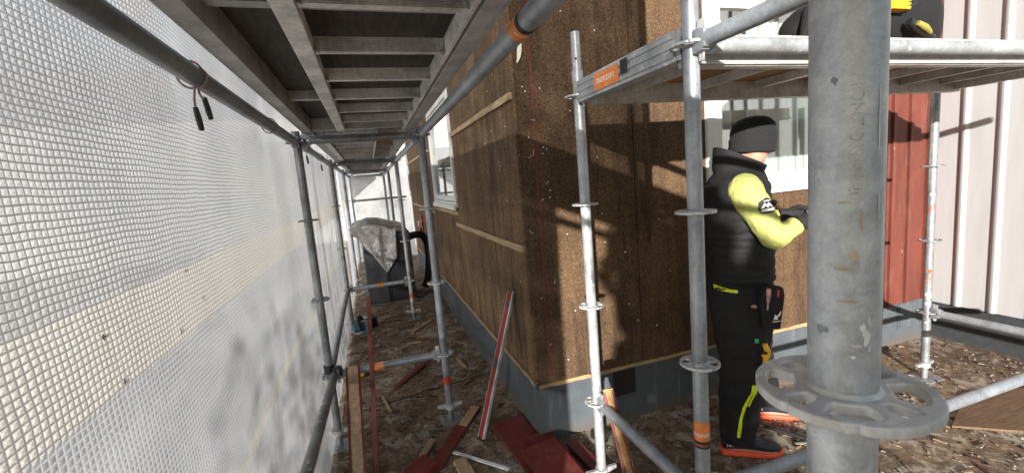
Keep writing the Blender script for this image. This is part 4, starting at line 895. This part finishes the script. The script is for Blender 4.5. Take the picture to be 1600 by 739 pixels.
m = MB(); m.path([(2.520, 1.405, DZ + .088), (2.560, 1.405, DZ + .04), (2.590, 1.405, DZ + .006)], [.012, .010, .003], 10); part('jaws', m, 'galv_dark', pl)
m = MB(); m.tube((2.580, 1.40, DZ + .0), (2.580, 1.40, DZ + .028), .035, 24); sc = solo('steel_tin', m, 'steel', 'small round steel tin on the platform next to the cladding', 'tin', bevel=.003)

# ------------------------------------------------------------------ the worker (local frame: x forward, y to his left)
wk = thing('person', 'worker in black vest, beanie and yellow sleeves facing the gable window', 'person', (1.87, 1.97, 0), R(-30))
def skin_add(ms): 
    m = MB()
    for q in ms: m.v, o = m.v + q.v, len(m.v); m.f += [tuple(i + o for i in f) for f in q.f]
    return m
def remesh(ob, vox, smooth=6, it=.5, disp=0, dscale=.08):
    r = ob.modifiers.new('remesh', 'REMESH'); r.mode = 'VOXEL'; r.voxel_size = vox; r.use_smooth_shade = True
    s = ob.modifiers.new('smooth', 'SMOOTH'); s.iterations = smooth; s.factor = it
    if disp:
        tx = bpy.data.textures.new('folds', 'CLOUDS'); tx.noise_scale = dscale; tx.noise_depth = 2
        d = ob.modifiers.new('folds', 'DISPLACE'); d.texture = tx; d.strength = disp; d.texture_coords = 'LOCAL'; d.mid_level = .5
def bake(ob):
    me = bpy.data.meshes.new_from_object(ob.evaluated_get(bpy.context.evaluated_depsgraph_get())); me.name = ob.data.name; ob.modifiers.clear(); ob.data = me; me.shade_smooth(); return me
def E(u, v, z, ru, rv, tilt=0): return ((u, v, z), (ru * math.cos(tilt), 0, ru * math.sin(tilt)), (0, rv, 0))
TURN = R(84); hx = Vector((math.cos(TURN), math.sin(TURN), 0)); hy = Vector((-math.sin(TURN), math.cos(TURN), 0)); HC = Vector((.142, 0, 1.70))
def hd(f, l, z): return HC + hx * f + hy * l + Vector((0, 0, z))
torso = MB().ell([E(.05, 0, .86, .13, .17), E(.05, 0, 1.0, .14, .18), E(.05, 0, 1.25, .14, .19), E(.05, 0, 1.42, .13, .19), E(.06, 0, 1.50, .09, .14), E(.07, 0, 1.56, .06, .065), E(.10, 0, 1.62, .057, .056), E(.12, 0, 1.68, .06, .06)], 24, 2, 2)
headm = MB().ell([(hd(f, 0, z), hx * a, hy * b) for f, z, a, b in ((.045, -.135, .02, .018), (.035, -.12, .05, .040), (.015, -.08, .085, .062), (.008, -.03, .092, .072), (.004, .03, .090, .076), (0, .09, .082, .070), (-.005, .125, .06, .05), (-.005, .143, .02, .018))], 24, 2, 2)
nose = MB().path([hd(.095, 0, -.005), hd(.112, 0, -.035), hd(.098, 0, -.055)], [.010, .015, .010], 10)
lips = MB().path([hd(.088, -.024, -.082), hd(.098, 0, -.080), hd(.088, .024, -.082)], [.004, .007, .004], 8); chin = MB().sphere(hd(.078, 0, -.115), (.022, .022, .018))
brow = MB().path([hd(.085, -.04, .022), hd(.098, 0, .018), hd(.085, .04, .022)], [.006, .009, .006], 8)
ears = [MB().path([hd(-.005, sg * .072, .012), hd(-.018, sg * .086, .0), hd(-.014, sg * .084, -.03), hd(.0, sg * .072, -.045)], [.008, .011, .010, .006], 10) for sg in (-1, 1)]
def hand(w, dirv, palmn, side, grow=0.):
    """palm from the wrist w along dirv; palmn looks out of the palm; side = thumb side"""
    w, d, n = Vector(w), Vector(dirv).normalized(), Vector(palmn); n = (n - d * n.dot(d)).normalized(); s = Vector(side); s = (s - d * s.dot(d) - n * s.dot(n)).normalized(); g = grow; out = []
    out.append(MB().ell([(w, s * (.026 + g), n * (.020 + g)), (w + d * .03, s * (.036 + g), n * (.017 + g)), (w + d * .075, s * (.042 + g), n * (.015 + g)), (w + d * .095, s * (.040 + g), n * (.011 + g))], 16, 2.6, 2))
    for k, (o, L) in enumerate(((.029, .068), (.010, .078), (-.010, .072), (-.028, .056))):
        b = w + d * .082 + s * o; k1 = b + d * L * .42 + n * L * .12; k2 = k1 + d * L * .12 + n * L * .36; k3 = k2 - d * L * .18 + n * L * .26
        out.append(MB().path([b, k1, k2, k3], [.0098 + g, .0092 + g, .0085 + g, .0068 + g], 10))
    b = w + d * .028 + s * .028; k1 = b + d * .03 + s * .018 + n * .014; k2 = k1 + d * .024 + s * .002 + n * .020; out.append(MB().path([b, k1, k2], [.014 + g, .0115 + g, .0085 + g], 10)); return out
RW, LW = Vector((.292, -.225, 1.302)), Vector((.36, .16, 1.30))
armR = MB().path([(.055, -.17, 1.47), (.06, -.215, 1.45), (.105, -.262, 1.345), (.150, -.268, 1.236), (.215, -.252, 1.27), RW], [.06, .058, .05, .044, .041, .029], 16)
armL = MB().path([(.055, .17, 1.47), (.06, .215, 1.45), (.11, .25, 1.32), (.17, .245, 1.22), (.27, .20, 1.26), LW], [.06, .058, .05, .044, .041, .029], 16)
LEG = {-1: [(.045, -.10, .93, .14, .115), (.043, -.125, .84, .14, .115), (.040, -.135, .70, .11, .095), (.034, -.15, .54, .075, .07), (.022, -.15, .40, .072, .066), (.015, -.15, .25, .055, .05), (.005, -.15, .10, .045, .042)],
       1: [(.055, .10, .93, .14, .115), (.09, .125, .82, .13, .115), (.135, .17, .68, .105, .095), (.185, .21, .53, .075, .07), (.215, .235, .40, .072, .066), (.24, .25, .25, .055, .05), (.262, .25, .10, .045, .042)]}
legs = [MB().ell([E(*q) for q in LEG[s]], 20, 2, 3) for s in (-1, 1)]
feet = [MB().ell([((u0 + x, v0, z), (0, w, 0), (0, 0, h)) for x, z, w, h in ((-.06, .055, .025, .03), (-.03, .06, .033, .045), (.03, .06, .036, .05), (.10, .05, .040, .035), (.18, .042, .042, .024), (.215, .038, .025, .014))], 16, 2, 2) for u0, v0 in ((0, -.15), (.262, .25))]
body = part('body', skin_add([torso, headm, nose, lips, chin, brow, armR, armL] + ears + legs + feet + hand(RW, (.75, .2, .06), (.1, .9, -.3), (0, .3, 1)) + hand(LW, (.8, -.1, .06), (.1, -.9, -.3), (0, -.3, 1))), 'skin', wk, local=True); remesh(body, .0055, 4)
for sg in (-1, 1):
    m = MB().sphere(hd(.082, sg * .031, .003), .0125); part('eye', m, 'ink_white', body, local=True); m = MB().sphere(hd(.0915, sg * .0318, .003), (.004, .004, .006)); part('pupil', m, 'ink', body, local=True)
# trousers
inf = lambda L, a, b: [E(u, v, z, ru + a, rv + b) for u, v, z, ru, rv in L]
tl = [MB().ell([E(*q) for q in rs], 24, 2.2, 3) for rs in (
    [(.045, -.09, .965, .165, .12), (.043, -.11, .85, .166, .13), (.042, -.13, .70, .143, .12), (.033, -.15, .56, .117, .105), (.024, -.15, .45, .108, .10), (.021, -.15, .34, .108, .098), (.012, -.15, .22, .100, .092), (.004, -.15, .115, .090, .082), (.004, -.15, .085, .088, .080)],
    [(.050, .09, .965, .165, .12), (.08, .12, .84, .16, .13), (.13, .165, .69, .135, .12), (.18, .205, .55, .112, .105), (.205, .235, .44, .104, .10), (.225, .25, .33, .104, .096), (.25, .25, .21, .096, .09), (.262, .25, .10, .088, .08)])]
hipm = MB().ell([E(.046, 0, .86, .16, .17), E(.048, 0, .95, .172, .195), E(.055, 0, 1.04, .165, .185)], 24, 2.3, 2)
tr_ = part('trousers', skin_add(tl + [hipm]), 'trouser', wk, local=True); remesh(tr_, .008, 4, .5, .022, .07); bake(tr_)
# vest with quilting
prof = [(.975, .064, .165, .20), (.99, .064, .174, .208), (1.10, .058, .176, .215), (1.25, .052, .174, .228), (1.36, .050, .170, .236), (1.44, .050, .166, .238), (1.50, .052, .155, .220), (1.545, .060, .135, .178), (1.575, .070, .120, .135)]
rs = []
for i in range(len(prof) - 1):
    n = max(2, int((prof[i + 1][0] - prof[i][0]) / .006))
    for k in range(n):
        t = k / n; z, u, a, b = (p + (q - p) * t for p, q in zip(prof[i], prof[i + 1])); pf = .0065 * abs(math.sin(math.pi * (z - .97 + .012 * math.sin(z * 31)) / .050)) ** .6 if z < 1.52 else .006
        rs.append(((u, 0, z), (a + pf - .006, 0, 0), (0, b + pf - .006, 0)))
for z, u, a, b, tl_ in ((1.580, .070, .128, .128, -.10), (1.61, .074, .132, .112, -.25), (1.645, .080, .140, .108, -.42), (1.652, .081, .141, .107, -.45), (1.650, .081, .131, .097, -.45), (1.61, .078, .115, .095, -.35), (1.57, .074, .08, .08, -.2)): rs.append(((u, 0, z), (a * math.cos(tl_), 0, a * math.sin(tl_)), (0, b, 0)))
vm = MB().ell(rs, 56, 2.25, 1)
for v in vm.v:
    k = .008 * nz(v.x * 13, v.y * 13, v.z * 24) + .012 * nz(v.x * 5, v.y * 5, v.z * 4 + 9); d = Vector((v.x - .05, v.y, 0)); v += d.normalized() * k if d.length > .01 else d
part('vest', vm, 'vest', wk, local=True, smooth=70)
# sleeves
slR = MB().path([(.055, -.15, 1.475), (.05, -.205, 1.465), (.082, -.250, 1.385), (.120, -.268, 1.305), (.153, -.270, 1.243), (.205, -.256, 1.262), (.272, -.232, 1.298)], [.088, .084, .074, .066, .057, .051, .041], 24, 8)
slL = MB().path([(.055, .15, 1.475), (.05, .205, 1.465), (.09, .24, 1.37), (.135, .25, 1.29), (.175, .245, 1.22), (.25, .21, 1.25), (.34, .168, 1.295)], [.088, .084, .074, .066, .057, .051, .041], 24, 8)
sv = part('sleeves', skin_add([slR, slL]), 'hivis', wk, local=True); remesh(sv, .006, 2, .5, .013, .05); sme = bake(sv)
bvS = BVHTree.FromPolygons([v.co for v in sme.vertices], [tuple(p.vertices) for p in sme.polygons])
tme = tr_.data; bvT = BVHTree.FromPolygons([v.co for v in tme.vertices], [tuple(p.vertices) for p in tme.polygons])
def decal(name, poly, mat, par, bv, c, off=.002, grid=.006, ext=None):
    """flat outline (u,z) laid on the side of the body that looks to -y"""
    bm = bmesh.new(); vs = [bm.verts.new((c[0] + p[0], -.6, c[1] + p[1])) for p in poly]; f = bm.faces.new(vs); bmesh.ops.triangulate(bm, faces=[f])
    for _ in range(3):
        es = [e for e in bm.edges if e.calc_length() > grid]
        if not es: break
        bmesh.ops.subdivide_edges(bm, edges=es, cuts=1); bmesh.ops.triangulate(bm, faces=bm.faces[:])
    last = -.25
    for v in bm.verts:
        h = bv.ray_cast(v.co, Vector((0, 1, 0)))
        if h[0] is not None: last = h[0].y
        v.co.y = last - off
    me = bpy.data.meshes.new(name); bm.to_mesh(me); bm.free(); return part(name, me, mat, par, local=True)
bd = decal('sleeve_badge', [(-.046, -.012), (-.030, -.036), (.034, -.030), (.046, -.004), (.040, .026), (-.002, .040), (-.040, .020)], 'ink', sv, bvS, (.112, 1.405), .003)
for k, pl_ in enumerate(([(-.034, -.026), (.034, -.022), (.036, -.010), (-.030, -.014)], [(-.034, -.010), (-.012, .016), (-.004, .004), (.006, .018), (.030, -.006), (.020, -.004), (.008, .004), (.0, -.008), (-.010, .004), (-.022, -.008)], [(-.016, .022), (.026, .026), (.026, .029), (-.016, .026)])):
    decal('badge_mark', pl_, 'ink_white', bd, bvS, (.112, 1.405), .005)
def ribbon(pts, w):
    out, back = [], []
    for i, p in enumerate(pts):
        a, b = pts[max(i - 1, 0)], pts[min(i + 1, len(pts) - 1)]; dx, dz = b[0] - a[0], b[1] - a[1]; l = math.hypot(dx, dz) or 1; out.append((p[0] - dz / l * w, p[1] + dx / l * w)); back.append((p[0] + dz / l * w, p[1] - dx / l * w))
    return out + back[::-1]
def zipper(pts, w=.005):
    for i in range(len(pts) - 1): pass
    return decal('zip', ribbon(pts, w), 'neon', tr_, bvT, (0, 0), .004, .02)
zipper([(-.098, .968), (-.07, .963), (-.03, .958), (.0, .957)], .0075)
zipper([(.062, .455), (.052, .41), (.032, .375), (.012, .33), (-.004, .26), (-.012, .20), (-.012, .150)], .0075); zipper([(.062, .455), (.078, .440), (.074, .41), (.050, .375), (.034, .34)], .0045)
# holster pocket with tools
pk = MB(); vs = []
pk.prism([(.10, .775), (.185, .765), (.205, .94), (.20, .985), (.105, .985), (.09, .93)], 1, -.268, -.205); hp = part('holster_pocket', pk, 'trouser', wk, local=True, bevel=.012)
m = MB(); m.path([(.128, -.275, .985), (.126, -.275, .95), (.124, -.274, .905)], [.011, .012, .004], 12); part('marker_pen', m, simple('pinkish_metal', (.5, .30, .27), .4, .4), hp, local=True)
m = MB(); m.tube((.125, -.274, .93), (.122, -.273, .875), .004, 8); part('screwdriver_bit', m, 'steel', hp, local=True)
m = MB(); m.tube((.172, -.262, .94), (.176, -.262, .975), .008, 10); part('red_pencil', m, 'red_plastic', hp, local=True); m = MB(); m.tube((.190, -.258, .945), (.194, -.258, .978), .006, 10); part('blue_pencil', m, simple('blue_pencil_paint', (.03, .12, .5), .4), hp, local=True)
for k, pp in enumerate(([(.150, .83), (.158, .862), (.166, .852), (.178, .868), (.184, .88), (.186, .876), (.178, .852), (.168, .846), (.172, .832), (.162, .836)], [(.142, .826), (.150, .820), (.186, .826), (.186, .829), (.150, .824)])):
    me = MB().add([(u, -.2705, z - .012) for u, z in pp], [tuple(range(len(pp)))]); part('printed_mark', me, 'ink_white', hp, local=True, smooth=0)
kn = MB(); kn.path([(.104, -.285, .70), (.116, -.288, .655), (.108, -.285, .615)], [.012, .015, .012], 12); kp = part('yellow_knife', kn, 'yellow', wk, local=True); m = MB(); m.path([(.094, -.283, .645), (.106, -.287, .62), (.098, -.284, .57)], [.009, .012, .009], 10); part('knife_sheath', m, 'yellow', kp, local=True)
m = MB(); m.cbox((.106, -.292, .658), (.034, .02, .016)); part('black_button', m, 'black_plastic', kp, local=True, bevel=.004)
m = MB(); m.cbox((.075, -.258, .705), (.02, .006, .022)); part('green_tag', m, 'green', tr_, local=True, bevel=.002)
# beanie
bt_ = [E(.133, 0, 1.666, .104, .094, -.06), E(.134, 0, 1.670, .113, .102, -.06), E(.140, 0, 1.705, .116, .105, -.08), E(.142, 0, 1.738, .117, .106, -.05), E(.143, 0, 1.748, .112, .101, -.05), E(.145, 0, 1.78, .113, .102, -.03), E(.147, 0, 1.815, .103, .094), E(.149, 0, 1.842, .078, .072), E(.150, 0, 1.856, .045, .042), E(.150, 0, 1.860, .012, .012)]
bm_ = MB().ell(bt_, 36, 2, 3)
for v in bm_.v: v += Vector((.004 * nz(v.x * 16, v.y * 16, v.z * 40), .004 * nz(v.x * 16, v.y * 16, v.z * 40 + 5), .003 * nz(v.x * 20, v.y * 20, 1)))
part('beanie', bm_, 'beanie', wk, local=True, smooth=70)
# gloves
for w, d_, n_, s_ in ((RW, (.75, .2, .06), (.1, .9, -.3), (0, .3, 1)), (LW, (.8, -.1, .06), (.1, -.9, -.3), (0, -.3, 1))):
    d_ = Vector(d_).normalized(); gm = hand(w, d_, n_, s_, .0035); gm.append(MB().tube(w - d_ * .03, w + d_ * .012, .040, 18, .034)); part('glove', skin_add(gm), 'glove', wk, local=True, smooth=70)
# shoes
for u0, v0 in ((0.0, -.15), (.272, .25)):
    so = MB().ell([((u0 + x, v0 + y, z), (0, w, 0), (0, 0, h)) for x, y, z, w, h in ((-.088, 0, .030, .02, .014), (-.078, 0, .024, .034, .022), (-.03, 0, .020, .042, .0195), (.04, 0, .019, .040, .0185), (.12, 0, .019, .049, .0185), (.18, 0, .022, .047, .0185), (.215, 0, .028, .034, .016), (.232, 0, .034, .012, .010))], 22, 3.5, 3)
    sh = part('shoe', MB().ell([((u0 + x, v0, z), (0, w, 0), (0, 0, h)) for x, z, w, h in ((-.080, .070, .022, .035), (-.068, .083, .034, .050), (-.03, .092, .041, .060), (.03, .092, .043, .060), (.07, .080, .044, .048), (.12, .066, .046, .034), (.17, .058, .045, .027), (.205, .052, .034, .020), (.222, .048, .012, .010))], 22, 2.4, 3), 'shoe', wk, local=True, smooth=60)
    part('sole', so, 'sole', sh, local=True, smooth=60)
    tv, tf = text_polys('HH', .024); part('printed_mark', MB().add([(u0 - .045 + x, v0 - .0425, .072 + y) for x, y in tv], tf), 'ink_white', sh, local=True, smooth=0)
    for k in range(4): m = MB(); xx = .045 + k * .024; zz = .118 - k * .017; m.path([(u0 + xx, v0 - .036, zz - .022), (u0 + xx + .006, v0, zz + .012), (u0 + xx, v0 + .036, zz - .022)], .003, 8); part('lace', m, 'ink', sh, local=True)
    m = MB(); m.tube((u0 + .035, v0 - .040, .098), (u0 + .035, v0 - .050, .098), .013, 14); part('dial', m, 'black_plastic', sh, local=True)
# tool in the hand
M_ = wmat(wk)
ht = thing('hand_tool', 'orange and black hand tool held in the gloved hand', 'hand tool', M_ @ (RW + Vector((.10, .03, 0))), R(-30))
m = MB(); m.path([(-.035, -.005, .055), (.0, .01, .03), (.04, .02, -.02), (.06, .03, -.07)], [.016, .018, .018, .016], 14); part('handle', m, 'orange_plastic', ht, local=True)
m = MB(); m.path([(-.075, -.012, .050), (-.055, -.010, .055), (-.036, -.005, .055)], [.014, .019, .017], 14); part('knob', m, 'black_plastic', ht, local=True)

# ------------------------------------------------------------------ added shrub, unseen behind the viewpoint, shaped to shade the gable
sb = thing('shade_shrub', 'broad evergreen shrub added unseen behind the viewpoint to cast shade', 'shrub', (-.975, -2.5, 0))
for k in range(4):
    m = MB(); a = -.4 + .27 * k; q = Vector((.87 * a, -.5 * a, 0)); m.path([q * .3, q * .7 + Vector((0, 0, .8)), q + Vector((0, 0, 1.7))], [.03, .024, .008], 8); part('stem', m, 'bark', sb, local=True)
lf = MB(); rnd = random.Random(11)
for i in range(30000):
    t_ = rnd.uniform(-.60, .50); dep = rnd.uniform(-.22, .22)
    top = 2.50 - .36 * max(0, (t_ + .05) / .55) + .13 * nz(t_ * 5, 0, 3)
    z = rnd.uniform(.15, top); edge = .03 + .09 * nz(z * 2.6, 5, 1) + .04 * nz(z * 7, 2, 1)
    if t_ < -.415 + edge: continue
    c = Vector((.87 * t_, -.5 * t_, z)) + Vector((.5, .87, 0)) * dep
    if nz(t_ * 5.5, z * 4.2, 7.3) < -.50: continue
    q = Matrix.Rotation(rnd.uniform(0, 6.28), 3, 'Z') @ Matrix.Rotation(rnd.uniform(-1.2, 1.2), 3, 'X'); L = rnd.uniform(.025, .055)
    lf.add([c + q @ Vector(p) for p in ((0, -L, 0), (L * .45, 0, .004), (0, L, 0), (-L * .45, 0, .004))], [(0, 1, 2, 3)])
part('crown', lf, 'leaf', sb, local=True, smooth=0)

for k, (bx, by, h, wd, lb) in enumerate(((-3.3, -2.9, 2.35, 1.1, 'loose shrub added to shade the sheeting, nearer the viewpoint'), (-4.6, -2.6, 2.6, 1.3, 'taller loose shrub added farther out to shade the sheeting'))):  # two added shrubs, out of view, to dapple the sheeting with shade
    t = thing('shade_shrub', lb, 'shrub', (bx, by, 0), 0, 'added shade shrubs outside the sheeting'); lf = MB(); st = MB(); rnd = random.Random(50 + k)
    for b in range(9):
        a = rnd.uniform(0, 6.28); q = Vector((math.cos(a), math.sin(a), 0)) * wd * rnd.uniform(.15, .5); tip = q + Vector((0, 0, h * rnd.uniform(.75, 1.0))); st.path([q * .15, q * .6 + Vector((0, 0, h * .45)), tip], [.014, .010, .004], 6, 4)
        for _ in range(150):
            c = (q * .15).lerp(tip, rnd.uniform(.25, 1.0)) + Vector((rnd.gauss(0, .11), rnd.gauss(0, .11), rnd.gauss(0, .09))); c.z = max(.05, c.z)
            qq = Matrix.Rotation(rnd.uniform(0, 6.28), 3, 'Z') @ Matrix.Rotation(rnd.uniform(-1.2, 1.2), 3, 'X'); L = rnd.uniform(.02, .05)
            lf.add([c + qq @ Vector(p) for p in ((0, -L, 0), (L * .45, 0, .004), (0, L, 0), (-L * .45, 0, .004))], [(0, 1, 2, 3)])
    part('stems', st, 'bark', t, local=True); part('crown', lf, 'leaf', t, local=True, smooth=0)

# ------------------------------------------------------------------ camera, light, sky
cam = bpy.data.cameras.new('camera'); co = bpy.data.objects.new('camera', cam); COL.objects.link(co); scene.camera = co
cam.sensor_width = 36; cam.sensor_fit = 'HORIZONTAL'; cam.lens = 36 * 688.15 / 1600; cam.clip_start = .02; cam.clip_end = 600
p, r, y = R(7.52406), R(-4.81700), R(17.36188)
fw = Vector((math.sin(y) * math.cos(p), math.cos(y) * math.cos(p), -math.sin(p))); ri = Vector((math.cos(y), -math.sin(y), 0)); up = ri.cross(fw)
c_, s_ = math.cos(r), math.sin(r); rx = ri * c_ + up * s_; uy = up * c_ - ri * s_
co.matrix_world = Matrix(((rx.x, uy.x, -fw.x, 0), (rx.y, uy.y, -fw.y, 0), (rx.z, uy.z, -fw.z, 1.64), (0, 0, 0, 1)))

EL = R(11.5); AZS = math.atan2(-.57, -1.0)      # towards the sun
sd = Vector((-.57, -1.0, 0)).normalized() * math.cos(EL) + Vector((0, 0, math.sin(EL)))
sl_ = bpy.data.lights.new('sun', 'SUN'); sl_.energy = 5.0; sl_.angle = R(.7); sl_.color = (1.0, .965, .92)
so_ = bpy.data.objects.new('sun', sl_); COL.objects.link(so_); so_.rotation_euler = (-sd).to_track_quat('-Z', 'Y').to_euler(); so_.location = (-6, -10, 8)
w = bpy.data.worlds.new('World'); scene.world = w; w.use_nodes = True; nt = w.node_tree; nt.nodes.clear()
sky = nt.nodes.new('ShaderNodeTexSky'); sky.sky_type = 'NISHITA'; sky.sun_disc = False; sky.sun_elevation = EL; sky.sun_rotation = math.atan2(sd.x, sd.y)
sky.air_density = 1.0; sky.dust_density = .7; sky.ozone_density = 1.0
bgn = nt.nodes.new('ShaderNodeBackground'); bgn.inputs[1].default_value = .085; wo = nt.nodes.new('ShaderNodeOutputWorld')
nt.links.new(sky.outputs[0], bgn.inputs[0]); nt.links.new(bgn.outputs[0], wo.inputs[0])
vs_ = scene.view_settings; vs_.view_transform = 'Standard'; vs_.look = 'None'; vs_.gamma = 1; vs_.exposure = 1.15; vs_.use_curve_mapping = False
cy = scene.cycles; cy.use_denoising = True; cy.max_bounces = 8; cy.transparent_max_bounces = 12; cy.diffuse_bounces = 5; cy.caustics_reflective = False; cy.caustics_refractive = False
try: cy.denoiser = 'OPENIMAGEDENOISE'; cy.denoising_input_passes = 'RGB_ALBEDO_NORMAL'
except Exception: pass
